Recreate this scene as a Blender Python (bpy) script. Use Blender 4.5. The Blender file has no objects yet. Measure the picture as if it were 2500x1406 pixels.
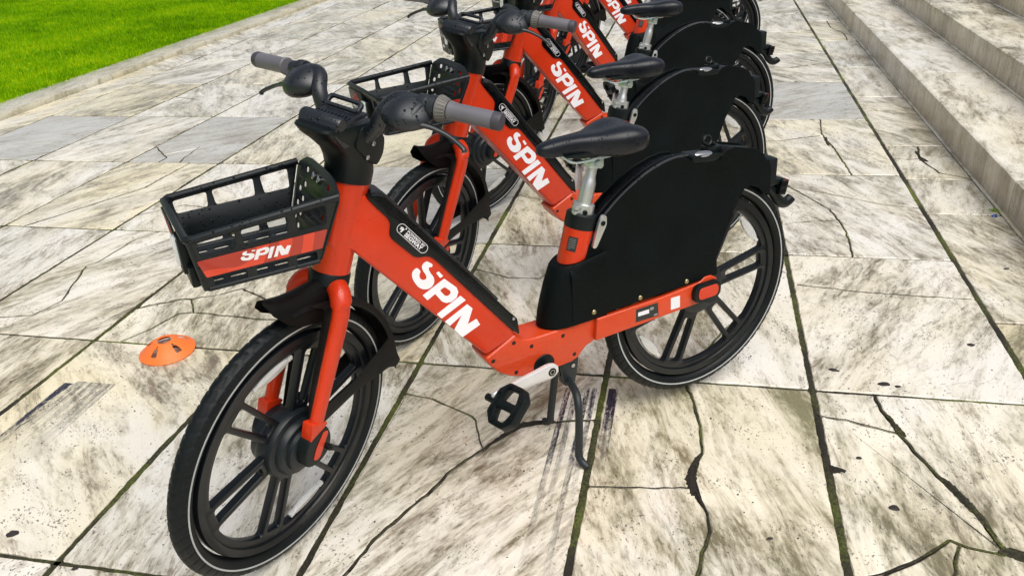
import bpy, bmesh, math, random
from mathutils import Vector, Matrix, noise
import numpy as np
R = math.radians
scene = bpy.context.scene
COL = scene.collection

# ------------------------------------------------------------------ camera
def setup_camera():
    cd = bpy.data.cameras.new('camera')
    cam = bpy.data.objects.new('camera', cd); COL.objects.link(cam)
    right = Vector((0.97723095, 0.20575997, -0.05179282))
    up = Vector((-0.04748196, 0.44998231, 0.89177429))
    fwd = Vector((-0.20679731, 0.86901022, -0.44950653))
    m = Matrix((right, up, -fwd)).transposed().to_4x4()
    m.translation = Vector((0, 0, 1.4757))
    cam.matrix_world = m
    cd.sensor_width = 36; cd.lens = 2016.195 / 2500 * 36
    cd.clip_start = 0.05; cd.clip_end = 3000
    scene.camera = cam
setup_camera()

# ------------------------------------------------------------------ light
SUN_EL, SUN_AZ = R(58), R(132)      # azimuth measured from +Y towards +X
def setup_light():
    w = bpy.data.worlds.new('World'); scene.world = w; w.use_nodes = True
    nt = w.node_tree; nt.nodes.clear()
    out = nt.nodes.new('ShaderNodeOutputWorld'); bg = nt.nodes.new('ShaderNodeBackground')
    sky = nt.nodes.new('ShaderNodeTexSky'); sky.sky_type = 'NISHITA'; sky.sun_disc = False
    sky.sun_elevation = SUN_EL; sky.sun_rotation = SUN_AZ
    sky.air_density = 1.0; sky.dust_density = 4.0; sky.ozone_density = 1.0
    hs = nt.nodes.new('ShaderNodeHueSaturation'); hs.inputs['Saturation'].default_value = 0.36
    nt.links.new(sky.outputs[0], hs.inputs['Color'])
    nt.links.new(hs.outputs[0], bg.inputs[0]); bg.inputs[1].default_value = 0.085
    nt.links.new(bg.outputs[0], out.inputs[0])
    s = bpy.data.lights.new('sun', 'SUN'); s.energy = 1.5; s.angle = R(60); s.color = (1, 0.965, 0.9)
    o = bpy.data.objects.new('sun', s); COL.objects.link(o)
    d = Vector((math.sin(SUN_AZ) * math.cos(SUN_EL), math.cos(SUN_AZ) * math.cos(SUN_EL), math.sin(SUN_EL)))
    o.rotation_euler = d.to_track_quat('Z', 'Y').to_euler(); o.location = (0, 0, 20)
    v = scene.view_settings
    v.view_transform = 'Standard'; v.look = 'None'; v.gamma = 1; v.use_curve_mapping = False
    v.exposure = 0.61
setup_light()

# ------------------------------------------------------------------ materials
def new_mat(name):
    m = bpy.data.materials.new(name); m.use_nodes = True
    nt = m.node_tree
    return m, nt, nt.nodes['Principled BSDF']
def N(nt, t, **kw):
    n = nt.nodes.new(t)
    for k, v in kw.items():
        if k.startswith('i_'):
            key = k[2:]; key = int(key) if key.isdigit() else key.replace('_', ' ')
            n.inputs[key].default_value = v
        else: setattr(n, k, v)
    return n
def ramp(nt, src, stops):
    r = nt.nodes.new('ShaderNodeValToRGB'); nt.links.new(src, r.inputs[0])
    e = r.color_ramp.elements
    while len(e) < len(stops): e.new(0.5)
    for i, (p, c) in enumerate(stops):
        e[i].position = p; e[i].color = (c, c, c, 1) if isinstance(c, (int, float)) else (*c, 1)
    return r.outputs[0]
def math_(nt, op, a, b=None, clamp=False):
    n = nt.nodes.new('ShaderNodeMath'); n.operation = op; n.use_clamp = clamp
    for i, v in enumerate((a, b)):
        if v is None: continue
        if isinstance(v, (int, float)): n.inputs[i].default_value = v
        else: nt.links.new(v, n.inputs[i])
    return n.outputs[0]
def mix(nt, fac, a, b, mode='MIX'):
    n = nt.nodes.new('ShaderNodeMix'); n.data_type = 'RGBA'; n.blend_type = mode
    for idx, v in ((0, fac), (6, a), (7, b)):
        if isinstance(v, (int, float)): n.inputs[idx].default_value = v
        elif isinstance(v, tuple): n.inputs[idx].default_value = (*v, 1)
        else: nt.links.new(v, n.inputs[idx])
    return n.outputs[2]

def droplet_bump(nt, b, scale=230, strength=0.5, cover=0.5, dist=0.002, film=False, extra=None):
    """rain beads: rounded voronoi cells, only some of the cells carry a bead"""
    tc = N(nt, 'ShaderNodeTexCoord')
    wob = N(nt, 'ShaderNodeTexNoise', i_Scale=60.0); nt.links.new(tc.outputs['Object'], wob.inputs['Vector'])
    vm = N(nt, 'ShaderNodeVectorMath', operation='SCALE', i_Scale=0.006); nt.links.new(wob.outputs['Color'], vm.inputs[0])
    va = N(nt, 'ShaderNodeVectorMath', operation='ADD'); nt.links.new(tc.outputs['Object'], va.inputs[0]); nt.links.new(vm.outputs[0], va.inputs[1])
    vo = N(nt, 'ShaderNodeTexVoronoi', i_Scale=float(scale)); nt.links.new(va.outputs[0], vo.inputs['Vector'])
    sep = N(nt, 'ShaderNodeSeparateColor'); nt.links.new(vo.outputs['Color'], sep.inputs[0])
    rad = math_(nt, 'MULTIPLY', sep.outputs[0], 0.42)
    bead = ramp(nt, math_(nt, 'SUBTRACT', rad, vo.outputs['Distance']), [(0.0, 0.0), (0.12, 0.8), (0.3, 1.0)])
    on = math_(nt, 'LESS_THAN', sep.outputs[1], cover)
    h = math_(nt, 'MULTIPLY', bead, on)
    bp = N(nt, 'ShaderNodeBump', i_Strength=strength, i_Distance=dist)
    nt.links.new(h, bp.inputs['Height'])
    if extra is not None: nt.links.new(extra, bp.inputs['Normal'])
    nt.links.new(bp.outputs[0], b.inputs['Normal'])
    if film:
        old = b.inputs['Roughness'].links[0].from_socket
        mr = N(nt, 'ShaderNodeMix'); mr.data_type = 'FLOAT'; nt.links.new(h, mr.inputs[0]); nt.links.new(old, mr.inputs[2]); mr.inputs[3].default_value = 0.07
        nt.links.new(mr.outputs[0], b.inputs['Roughness'])
        ms = N(nt, 'ShaderNodeMix'); ms.data_type = 'FLOAT'; nt.links.new(h, ms.inputs[0]); ms.inputs[2].default_value = b.inputs['Specular IOR Level'].default_value; ms.inputs[3].default_value = 0.35
        nt.links.new(ms.outputs[0], b.inputs['Specular IOR Level'])
    return h

def simple(name, col, rough=0.5, metal=0.0, coat=0.0, var=0.0, drops=None, grain=0.0, spec=0.5, dirt=0.0):
    m, nt, b = new_mat(name)
    b.inputs['Metallic'].default_value = metal
    b.inputs['Roughness'].default_value = rough
    b.inputs['Coat Weight'].default_value = coat; b.inputs['Coat Roughness'].default_value = 0.08
    b.inputs['Specular IOR Level'].default_value = spec
    tc = N(nt, 'ShaderNodeTexCoord')
    no = N(nt, 'ShaderNodeTexNoise', i_Scale=9.0, i_Detail=6.0); nt.links.new(tc.outputs['Object'], no.inputs['Vector'])
    c2 = tuple(max(0, c * (1 - var)) for c in col); c3 = tuple(min(1, c * (1 + var)) for c in col)
    basec = ramp(nt, no.outputs['Fac'], [(0.3, c2), (0.7, c3)])
    if dirt:
        n3 = N(nt, 'ShaderNodeTexNoise', i_Scale=45.0, i_Detail=9.0, i_Roughness=0.75); nt.links.new(tc.outputs['Object'], n3.inputs['Vector'])
        basec = mix(nt, math_(nt, 'MULTIPLY', ramp(nt, n3.outputs['Fac'], [(0.52, 0.0), (0.72, 1.0)]), dirt), basec, (0.20, 0.15, 0.10))
    nt.links.new(basec, b.inputs['Base Color'])
    nt.links.new(ramp(nt, no.outputs['Fac'], [(0.25, max(rough * 0.75, 0.02)), (0.75, min(rough * 1.25, 1))]), b.inputs['Roughness'])
    ex = None
    if grain:
        g = N(nt, 'ShaderNodeTexNoise', i_Scale=900.0, i_Detail=2.0); nt.links.new(tc.outputs['Object'], g.inputs['Vector'])
        gb = N(nt, 'ShaderNodeBump', i_Strength=grain, i_Distance=0.0006); nt.links.new(g.outputs['Fac'], gb.inputs['Height'])
        ex = gb.outputs[0]
        nt.links.new(ex, b.inputs['Normal'])
    if drops:
        h = droplet_bump(nt, b, *drops, extra=ex)
    return m

M = {}
M['orange'] = simple('orange_paint', (0.60, 0.034, 0.0045), 0.34, coat=0.25, spec=0.35, dirt=0.14, var=0.07, drops=(300, 0.9, 0.22, 0.002))
M['orange_satin'] = simple('orange_housing_paint', (0.60, 0.052, 0.009), 0.38, coat=0.25, spec=0.4, dirt=0.2, var=0.08, drops=(260, 0.9, 0.4, 0.002))
M['black'] = simple('black_plastic', (0.003, 0.0065, 0.007), 0.42, spec=0.28, var=0.2, grain=0.3)
M['black_wet'] = simple('black_plastic_beaded_with_rain', (0.003, 0.006, 0.011), 0.42, var=0.25, drops=(125, 1.0, 0.75, 0.005, True), grain=0.15, spec=0.75)
M['basket'] = simple('basket_plastic_with_beads', (0.002, 0.005, 0.007), 0.42, var=0.25, drops=(140, 1.0, 0.7, 0.004, True), grain=0.2, spec=0.42)
M['skirt'] = simple('black_guard_plastic', (0.0005, 0.0026, 0.0028), 0.55, spec=0.14, var=0.3, drops=(230, 0.9, 0.3, 0.003), grain=0.3)
M['gloss_black'] = simple('gloss_black_cover', (0.002, 0.003, 0.004), 0.18, spec=0.3, var=0.2, drops=(300, 0.5, 0.3, 0.0012))
M['saddle'] = simple('saddle_vinyl', (0.002, 0.004, 0.009), 0.33, var=0.3, drops=(150, 1.0, 0.5, 0.003, True), grain=0.35, spec=0.42)
M['rim'] = simple('black_rim_paint', (0.003, 0.005, 0.007), 0.36, spec=0.3, coat=0.2, var=0.15)
M['tyre'] = simple('tyre_rubber', (0.003, 0.005, 0.006), 0.5, spec=0.25, var=0.3, grain=0.3)
M['stripe'] = simple('reflective_stripe', (0.42, 0.44, 0.44), 0.35, var=0.12)
M['reflector'] = simple('clear_reflector_plastic', (0.55, 0.56, 0.55), 0.15, coat=1.0, var=0.2)
M['grip'] = simple('grey_grip_rubber', (0.135, 0.13, 0.15), 0.5, var=0.1)
M['grip_ring'] = simple('olive_grey_shifter_plastic', (0.12, 0.115, 0.105), 0.45, var=0.15)
M['grip_end'] = simple('dark_grip_end', (0.05, 0.045, 0.06), 0.5, var=0.2)
M['alu'] = simple('brushed_aluminium', (0.62, 0.63, 0.62), 0.34, metal=0.85, var=0.08)
M['silver'] = simple('silver_painted_crank', (0.72, 0.71, 0.71), 0.3, metal=0.35, coat=0.6, var=0.06, drops=(300, 0.4, 0.4, 0.001))
M['mint'] = simple('zinc_plated_steel', (0.48, 0.56, 0.54), 0.28, metal=0.8, var=0.15)
M['steel'] = simple('bolt_steel', (0.5, 0.5, 0.5), 0.25, metal=1.0)
M['brass'] = simple('brass_screw', (0.45, 0.38, 0.22), 0.3, metal=1.0)
M['white_print'] = simple('white_lettering', (0.88, 0.86, 0.90), 0.45, var=0.03)
M['white_label'] = simple('white_sticker', (0.78, 0.77, 0.8), 0.5, var=0.03)
M['black_label'] = simple('black_sticker', (0.02, 0.022, 0.022), 0.4, var=0.1)
M['grey_print'] = simple('grey_small_print', (0.25, 0.26, 0.25), 0.5)
M['hole'] = simple('painted_recess_shade', (0.02, 0.004, 0.003), 0.6)  # dark tone stands for the shade inside the housing's screw holes
M['black_hub'] = simple('hub_motor_paint', (0.006, 0.010, 0.013), 0.42, spec=0.4, var=0.2)
M['fender'] = simple('mudguard_plastic', (0.005, 0.005, 0.005), 0.55, spec=0.25, var=0.2, grain=0.3)
M['stand'] = simple('kickstand_paint', (0.012, 0.017, 0.02), 0.45, var=0.15)
M['lamp_lens'] = simple('headlight_lens', (0.75, 0.78, 0.78), 0.1, coat=1.0)
M['red'] = simple('red_icon_print', (0.55, 0.02, 0.02), 0.4)
M['red_lens'] = simple('red_tail_lens', (0.25, 0.01, 0.012), 0.15, coat=1.0)

def sticker_wave():
    m, nt, b = new_mat('orange_wave_sticker')
    tc = N(nt, 'ShaderNodeTexCoord')
    no = N(nt, 'ShaderNodeTexNoise', i_Scale=6.0, i_Detail=0.0); nt.links.new(tc.outputs['Object'], no.inputs['Vector'])
    s = math_(nt, 'FRACT', math_(nt, 'MULTIPLY', no.outputs['Fac'], 7.0))
    k = ramp(nt, s, [(0.0, 0.0), (0.48, 0.0), (0.52, 1.0), (0.96, 1.0), (1.0, 0.0)])
    nt.links.new(mix(nt, k, (0.72, 0.052, 0.016), (0.42, 0.026, 0.010)), b.inputs['Base Color'])
    b.inputs['Roughness'].default_value = 0.35; b.inputs['Coat Weight'].default_value = 0.3
    return m
M['sticker'] = sticker_wave()

def marble(name, kind='paving'):
    m, nt, b = new_mat(name)
    L = nt.links.new
    tc = N(nt, 'ShaderNodeTexCoord'); oi = N(nt, 'ShaderNodeObjectInfo'); geo = N(nt, 'ShaderNodeNewGeometry')
    rnd = math_(nt, 'FRACT', math_(nt, 'MULTIPLY', oi.outputs['Object Index'], 0.61803))
    # per-stone offset + rotation of the grain
    off = N(nt, 'ShaderNodeCombineXYZ'); L(math_(nt, 'MULTIPLY', rnd, 37.0), off.inputs[0]); L(math_(nt, 'MULTIPLY', rnd, 91.0), off.inputs[1]); L(math_(nt, 'MULTIPLY', rnd, 13.0), off.inputs[2])
    rot = N(nt, 'ShaderNodeVectorRotate', rotation_type='Z_AXIS'); L(geo.outputs['Position'], rot.inputs['Vector'])
    r2 = math_(nt, 'FRACT', math_(nt, 'MULTIPLY', rnd, 7.31))
    if kind == 'paving':
        L(math_(nt, 'ADD', math_(nt, 'MULTIPLY', math_(nt, 'SUBTRACT', r2, 0.5), 1.5), -0.12), rot.inputs['Angle'])
    elif kind == 'grey':
        rot.inputs['Angle'].default_value = 0.9
    else:
        L(math_(nt, 'MULTIPLY', math_(nt, 'SUBTRACT', r2, 0.5), 0.6), rot.inputs['Angle'])
    va = N(nt, 'ShaderNodeVectorMath', operation='ADD'); L(rot.outputs[0], va.inputs[0]); L(off.outputs[0], va.inputs[1])
    def scaled(sx, sy, sz=1.0):
        mp = N(nt, 'ShaderNodeMapping'); mp.inputs['Scale'].default_value = (sx, sy, sz); L(va.outputs[0], mp.inputs['Vector']); return mp.outputs[0]
    def noise_(vec, sc, det=6, rough=0.6, dist=0.0):
        n = N(nt, 'ShaderNodeTexNoise', i_Scale=sc, i_Detail=float(det), i_Roughness=rough, i_Distortion=dist); L(vec, n.inputs['Vector']); return n.outputs['Fac']
    big = noise_(scaled(1.3, 0.55), 1.6, 4, 0.55, 0.8)
    patch = noise_(scaled(3.0, 1.4), 1.0, 5, 0.62, 0.9)
    streakA = noise_(scaled(24.0, 6.5), 1.0, 9, 0.70, 0.9)
    streakB = noise_(scaled(8.0, 2.1), 1.0, 9, 0.68, 1.5)
    streak = math_(nt, 'ADD', math_(nt, 'MULTIPLY', streakA, 0.5), math_(nt, 'MULTIPLY', streakB, 0.5))
    fine = noise_(scaled(90.0, 26.0), 1.0, 5, 0.7, 0.3)
    speck = noise_(scaled(1.3, 0.75), 105.0, 3, 0.65)
    cluster = noise_(va.outputs[0], 9.0, 3, 0.6)
    vein = noise_(scaled(2.4, 0.75), 1.0, 9, 0.62, 1.5)
    veinm = ramp(nt, math_(nt, 'ABSOLUTE', math_(nt, 'SUBTRACT', vein, 0.5)), [(0.0, 1.0), (0.005, 0.7), (0.014, 0.0)])
    rA = math_(nt, 'FRACT', math_(nt, 'MULTIPLY', rnd, 3.77)); rB = math_(nt, 'FRACT', math_(nt, 'MULTIPLY', rnd, 11.3))
    if kind == 'grey':
        base = mix(nt, ramp(nt, big, [(0.3, 0.0), (0.7, 1.0)]), (0.64, 0.625, 0.58), (0.48, 0.47, 0.43)); grime_amt = 0.6
    else:
        tint = ramp(nt, rA, [(0.0, (0.86, 0.77, 0.53)), (0.3, (0.88, 0.82, 0.67)), (0.6, (0.87, 0.82, 0.72)), (0.85, (0.82, 0.79, 0.70)), (1.0, (0.82, 0.74, 0.48))])
        cool = mix(nt, ramp(nt, big, [(0.35, 0.7), (0.55, 0.0)]), tint, (0.83, 0.80, 0.75))
        base = mix(nt, ramp(nt, big, [(0.52, 0.0), (0.75, 0.6)]), cool, (0.70, 0.61, 0.42)); grime_amt = 1.0
    off_ = math_(nt, 'ADD', math_(nt, 'MULTIPLY', math_(nt, 'SUBTRACT', patch, 0.51), 0.64), math_(nt, 'MULTIPLY', math_(nt, 'SUBTRACT', rB, 0.5), 0.05))
    # soft wash of ingrained dirt, then sharp dark streaks where it has collected
    wash = ramp(nt, math_(nt, 'ADD', math_(nt, 'ADD', math_(nt, 'MULTIPLY', streakB, 0.75), math_(nt, 'MULTIPLY', streakA, 0.25)), off_), [(0.38, 0.0), (0.52, 0.4), (0.74, 1.0)])
    wcol = mix(nt, big, (0.47, 0.40, 0.21), (0.37, 0.31, 0.175))
    c = mix(nt, math_(nt, 'MULTIPLY', wash, 0.74 * grime_amt), base, wcol)
    d1 = ramp(nt, math_(nt, 'ADD', math_(nt, 'ADD', math_(nt, 'MULTIPLY', streak, 0.7), math_(nt, 'MULTIPLY', fine, 0.3)), math_(nt, 'MULTIPLY', off_, 0.5)), [(0.475, 0.0), (0.525, 0.32), (0.60, 1.0)])
    c = mix(nt, math_(nt, 'MULTIPLY', d1, 0.86 * grime_amt), c, (0.10, 0.078, 0.042))
    pits = ramp(nt, math_(nt, 'ADD', speck, math_(nt, 'MULTIPLY', math_(nt, 'SUBTRACT', cluster, 0.5), 0.35)), [(0.632, 0.0), (0.665, 1.0)])
    c = mix(nt, math_(nt, 'MULTIPLY', pits, 0.75), c, (0.06, 0.045, 0.035))
    c = mix(nt, math_(nt, 'MULTIPLY', math_(nt, 'MULTIPLY', veinm, ramp(nt, streakB, [(0.40, 0.0), (0.6, 1.0)])), 0.6), c, (0.19, 0.12, 0.08))
    green = noise_(scaled(1.0, 0.8), 1.3, 3, 0.5)
    c = mix(nt, math_(nt, 'MULTIPLY', ramp(nt, green, [(0.45, 0.0), (0.7, 0.4)]), wash), c, (0.33, 0.33, 0.15))
    if kind == 'step':
        # run-off stain on the upright faces
        sep = N(nt, 'ShaderNodeSeparateXYZ'); L(geo.outputs['Normal'], sep.inputs[0])
        up = math_(nt, 'MULTIPLY', math_(nt, 'SUBTRACT', 1.0, math_(nt, 'ABSOLUTE', sep.outputs[2]), True), 1.0, True)
        mp = N(nt, 'ShaderNodeMapping'); mp.inputs['Scale'].default_value = (1, 9, 1.2); L(geo.outputs['Position'], mp.inputs['Vector'])
        run = noise_(mp.outputs[0], 2.2, 9, 0.75)
        c = mix(nt, math_(nt, 'MULTIPLY', up, ramp(nt, run, [(0.3, 0.15), (0.62, 0.75)])), c, (0.36, 0.29, 0.195))
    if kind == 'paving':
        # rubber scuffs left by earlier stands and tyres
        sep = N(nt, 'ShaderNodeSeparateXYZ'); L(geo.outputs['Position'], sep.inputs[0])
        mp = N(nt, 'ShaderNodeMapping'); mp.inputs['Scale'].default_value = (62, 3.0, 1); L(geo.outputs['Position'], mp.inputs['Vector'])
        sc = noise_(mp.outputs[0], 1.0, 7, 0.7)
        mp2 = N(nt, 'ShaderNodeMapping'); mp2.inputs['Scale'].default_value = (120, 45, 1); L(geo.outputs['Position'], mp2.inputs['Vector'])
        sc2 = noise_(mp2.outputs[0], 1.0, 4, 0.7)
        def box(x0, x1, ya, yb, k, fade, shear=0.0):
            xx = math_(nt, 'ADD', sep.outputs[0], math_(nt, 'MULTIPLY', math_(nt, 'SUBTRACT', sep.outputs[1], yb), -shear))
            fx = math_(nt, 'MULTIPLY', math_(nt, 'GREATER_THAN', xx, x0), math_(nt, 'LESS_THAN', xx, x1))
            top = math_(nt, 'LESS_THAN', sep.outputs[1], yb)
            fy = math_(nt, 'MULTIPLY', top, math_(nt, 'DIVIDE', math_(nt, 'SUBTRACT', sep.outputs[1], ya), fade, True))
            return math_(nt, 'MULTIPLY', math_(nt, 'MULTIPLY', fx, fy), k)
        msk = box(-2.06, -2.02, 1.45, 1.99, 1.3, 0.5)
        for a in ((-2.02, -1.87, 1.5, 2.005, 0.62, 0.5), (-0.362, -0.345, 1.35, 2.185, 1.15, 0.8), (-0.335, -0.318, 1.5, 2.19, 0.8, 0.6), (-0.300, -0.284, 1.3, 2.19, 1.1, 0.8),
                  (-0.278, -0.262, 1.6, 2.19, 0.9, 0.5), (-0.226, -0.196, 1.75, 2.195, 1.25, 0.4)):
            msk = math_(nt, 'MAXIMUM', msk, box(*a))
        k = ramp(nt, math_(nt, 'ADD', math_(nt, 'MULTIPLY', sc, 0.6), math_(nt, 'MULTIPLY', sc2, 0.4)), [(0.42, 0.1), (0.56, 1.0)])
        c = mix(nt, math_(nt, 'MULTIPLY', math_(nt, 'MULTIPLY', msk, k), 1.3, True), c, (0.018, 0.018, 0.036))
    if kind == 'curb':
        c = mix(nt, 0.55, c, (0.34, 0.32, 0.22))
    L(c, b.inputs['Base Color'])
    # wet film: thin glossy coat broken by pores
    wet = noise_(va.outputs[0], 3.0, 5, 0.6)
    rr = ramp(nt, math_(nt, 'ADD', math_(nt, 'MULTIPLY', wet, 0.5), math_(nt, 'MULTIPLY', fine, 0.5)), [(0.35, 0.12 if kind != 'grey' else 0.1), (0.68, 0.5 if kind != 'grey' else 0.22)])
    L(rr, b.inputs['Roughness'])
    b.inputs['Specular IOR Level'].default_value = 0.55
    b.inputs['Coat Weight'].default_value = 0.3
    if kind == 'paving': L(ramp(nt, wet, [(0.40, 0.1), (0.58, 0.75)]), b.inputs['Coat Weight'])
    if kind in ('step', 'curb'): b.inputs['Coat Weight'].default_value = 0.1
    b.inputs['Coat Roughness'].default_value = 0.06; b.inputs['Coat IOR'].default_value = 1.42
    bp = N(nt, 'ShaderNodeBump', i_Strength=0.35 if kind != 'grey' else 0.12, i_Distance=0.0025)
    L(math_(nt, 'SUBTRACT', math_(nt, 'MULTIPLY', streak, 0.6), math_(nt, 'MULTIPLY', pits, 0.5)), bp.inputs['Height'])
    L(bp.outputs[0], b.inputs['Normal'])
    bc = N(nt, 'ShaderNodeBump', i_Strength=0.15, i_Distance=0.002); L(streak, bc.inputs['Height']); L(bc.outputs[0], b.inputs['Coat Normal'])
    return m
M['marble'] = marble('weathered_wet_marble')
M['marble_grey'] = marble('smooth_grey_marble', 'grey')
M['marble_step'] = marble('stained_step_marble', 'step')
M['curb'] = marble('lichened_kerb_stone', 'curb')

def soil_mat():
    m, nt, b = new_mat('damp_joint_soil')
    tc = N(nt, 'ShaderNodeNewGeometry'); no = N(nt, 'ShaderNodeTexNoise', i_Scale=14.0, i_Detail=8.0); nt.links.new(tc.outputs['Position'], no.inputs['Vector'])
    nt.links.new(ramp(nt, no.outputs['Fac'], [(0.35, (0.020, 0.015, 0.012)), (0.65, (0.05, 0.04, 0.028))]), b.inputs['Base Color'])
    b.inputs['Roughness'].default_value = 0.9
    return m
M['soil'] = soil_mat()
def moss_mat(name='joint_moss', dk=0.0):
    m, nt, b = new_mat(name)
    g = N(nt, 'ShaderNodeNewGeometry'); no = N(nt, 'ShaderNodeTexNoise', i_Scale=3.2, i_Detail=5.0); nt.links.new(g.outputs['Position'], no.inputs['Vector'])
    n2 = N(nt, 'ShaderNodeTexNoise', i_Scale=120.0, i_Detail=3.0); nt.links.new(g.outputs['Position'], n2.inputs['Vector'])
    s = math_(nt, 'ADD', math_(nt, 'MULTIPLY', no.outputs['Fac'], 0.7), math_(nt, 'MULTIPLY', n2.outputs['Fac'], 0.3))
    nt.links.new(ramp(nt, s, [(0.42 + dk, (0.016, 0.012, 0.008)), (0.5 + dk, (0.035, 0.034, 0.012)), (0.6 + dk, (0.09, 0.11, 0.012)), (0.7 + dk, (0.19, 0.23, 0.02))]), b.inputs['Base Color'])
    b.inputs['Roughness'].default_value = 0.85
    bp = N(nt, 'ShaderNodeBump', i_Strength=1.0, i_Distance=0.004); nt.links.new(n2.outputs['Fac'], bp.inputs['Height']); nt.links.new(bp.outputs[0], b.inputs['Normal'])
    return m
M['moss'] = moss_mat()
def grass_mat(name, ground=False):
    m, nt, b = new_mat(name)
    g = N(nt, 'ShaderNodeNewGeometry'); no = N(nt, 'ShaderNodeTexNoise', i_Scale=0.9, i_Detail=6.0, i_Roughness=0.65); nt.links.new(g.outputs['Position'], no.inputs['Vector'])
    n2 = N(nt, 'ShaderNodeTexNoise', i_Scale=9.0, i_Detail=6.0, i_Roughness=0.8); nt.links.new(g.outputs['Position'], n2.inputs['Vector'])
    s = math_(nt, 'ADD', math_(nt, 'MULTIPLY', no.outputs['Fac'], 0.5), math_(nt, 'MULTIPLY', n2.outputs['Fac'], 0.5))
    if not ground:
        s = math_(nt, 'ADD', s, math_(nt, 'MULTIPLY', math_(nt, 'SUBTRACT', g.outputs['Random Per Island'], 0.5), 0.22))
    k = 0.8 if ground else 1.0
    st = [(0.36, (0.08 * k, 0.20 * k, 0.001)), (0.47, (0.20 * k, 0.43 * k, 0.001)), (0.55, (0.29 * k, 0.54 * k, 0.001)), (0.64, (0.52 * k, 0.62 * k, 0.006))]
    nt.links.new(ramp(nt, s, st), b.inputs['Base Color']); b.inputs['Roughness'].default_value = 0.55
    b.inputs['Specular IOR Level'].default_value = 0.08
    if not ground:
        tr = N(nt, 'ShaderNodeBsdfTranslucent'); ms = N(nt, 'ShaderNodeMixShader', i_0=0.4)
        nt.links.new(b.inputs['Base Color'].links[0].from_socket, tr.inputs[0]); nt.links.new(b.outputs[0], ms.inputs[1]); nt.links.new(tr.outputs[0], ms.inputs[2])
        nt.links.new(ms.outputs[0], nt.nodes['Material Output'].inputs[0])
    return m
M['pocket'] = moss_mat('dark_crack_soil', 0.05)
M['grass'] = grass_mat('lawn_grass_blades'); M['lawn'] = grass_mat('lawn_ground', True)
M['cone'] = simple('orange_marker_plastic', (0.95, 0.19, 0.03), 0.42, var=0.05)
M['cone'].node_tree.nodes['Principled BSDF'].inputs['Subsurface Weight'].default_value = 0.0
M['blue'] = simple('blue_plastic', (0.01, 0.07, 0.35), 0.3, coat=0.5)
M['leaf'] = simple('wet_dark_debris', (0.028, 0.022, 0.02), 0.5, var=0.4)

# ------------------------------------------------------------------ mesh helpers
def obj(name, me, mat=None, parent=None, **props):
    o = bpy.data.objects.new(name, me); COL.objects.link(o)
    if mat is not None and me is not None and not me.materials: me.materials.append(mat)
    if parent: o.parent = parent
    for k, v in props.items(): o[k] = v
    return o
def bm_mesh(bm, name='mesh', smooth=35):
    bmesh.ops.recalc_face_normals(bm, faces=bm.faces)
    me = bpy.data.meshes.new(name); bm.to_mesh(me); bm.free()
    if smooth:
        me.polygons.foreach_set('use_smooth', [True] * len(me.polygons)); me.set_sharp_from_angle(angle=R(smooth))
    return me
def join(meshes, smooth=35):
    bm = bmesh.new()
    for m in meshes: bm.from_mesh(m)
    me = bpy.data.meshes.new('mesh'); bm.to_mesh(me); bm.free()
    if smooth:
        me.polygons.foreach_set('use_smooth', [True] * len(me.polygons)); me.set_sharp_from_angle(angle=R(smooth))
    return me
def bevel_sharp(bm, off, seg=2, ang=30):
    es = [e for e in bm.edges if len(e.link_faces) == 2 and e.calc_face_angle(0) > R(ang)]
    if es and off > 0: bmesh.ops.bevel(bm, geom=es, offset=off, segments=seg, profile=0.6, affect='EDGES', clamp_overlap=True)
def prism(pts, y0, y1, bev=0.0, seg=2, smooth=35):
    """polygon in the XZ plane extruded along Y"""
    bm = bmesh.new()
    a = [bm.verts.new((x, y0, z)) for x, z in pts]; b = [bm.verts.new((x, y1, z)) for x, z in pts]
    bm.faces.new(a); bm.faces.new(b[::-1]); n = len(pts)
    for i in range(n): bm.faces.new((a[i], b[i], b[(i + 1) % n], a[(i + 1) % n]))
    bmesh.ops.recalc_face_normals(bm, faces=bm.faces)
    bevel_sharp(bm, bev, seg)
    return bm_mesh(bm, smooth=smooth)
def box(c, s, bev=0.0, rot=None, seg=2):
    bm = bmesh.new(); bmesh.ops.create_cube(bm, size=1)
    bmesh.ops.scale(bm, vec=s, verts=bm.verts); bevel_sharp(bm, bev, seg)
    if rot is not None: bmesh.ops.transform(bm, matrix=rot.to_4x4(), verts=bm.verts)
    bmesh.ops.translate(bm, vec=c, verts=bm.verts)
    return bm_mesh(bm)
def tube(path, rad, n=14, closed=False, flat=1.0, flat_axis=None, smooth=40):
    pts = [Vector(p) for p in path]; m = len(pts)
    rads = rad if isinstance(rad, (list, tuple)) else [rad] * m
    bm = bmesh.new(); rings = []
    t0 = (pts[1] - pts[0]).normalized()
    ref = Vector(flat_axis) if flat_axis else (Vector((0, 0, 1)) if abs(t0.z) < 0.9 else Vector((0, 1, 0)))
    u = (ref - t0 * ref.dot(t0)).normalized()
    for i, p in enumerate(pts):
        if closed: t = (pts[(i + 1) % m] - pts[i - 1]).normalized()
        elif i == 0: t = t0
        elif i == m - 1: t = (pts[-1] - pts[-2]).normalized()
        else: t = ((pts[i + 1] - p).normalized() + (p - pts[i - 1]).normalized()).normalized()
        u = (u - t * u.dot(t)).normalized(); v = t.cross(u)
        rings.append([bm.verts.new(p + u * (math.cos(a) * rads[i] * flat) + v * (math.sin(a) * rads[i])) for a in [2 * math.pi * k / n for k in range(n)]])
    for i in range(m if closed else m - 1):
        A, B = rings[i], rings[(i + 1) % m]
        for k in range(n): bm.faces.new((A[k], A[(k + 1) % n], B[(k + 1) % n], B[k]))
    if not closed: bm.faces.new(rings[0][::-1]); bm.faces.new(rings[-1])
    return bm_mesh(bm, smooth=smooth)
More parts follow.
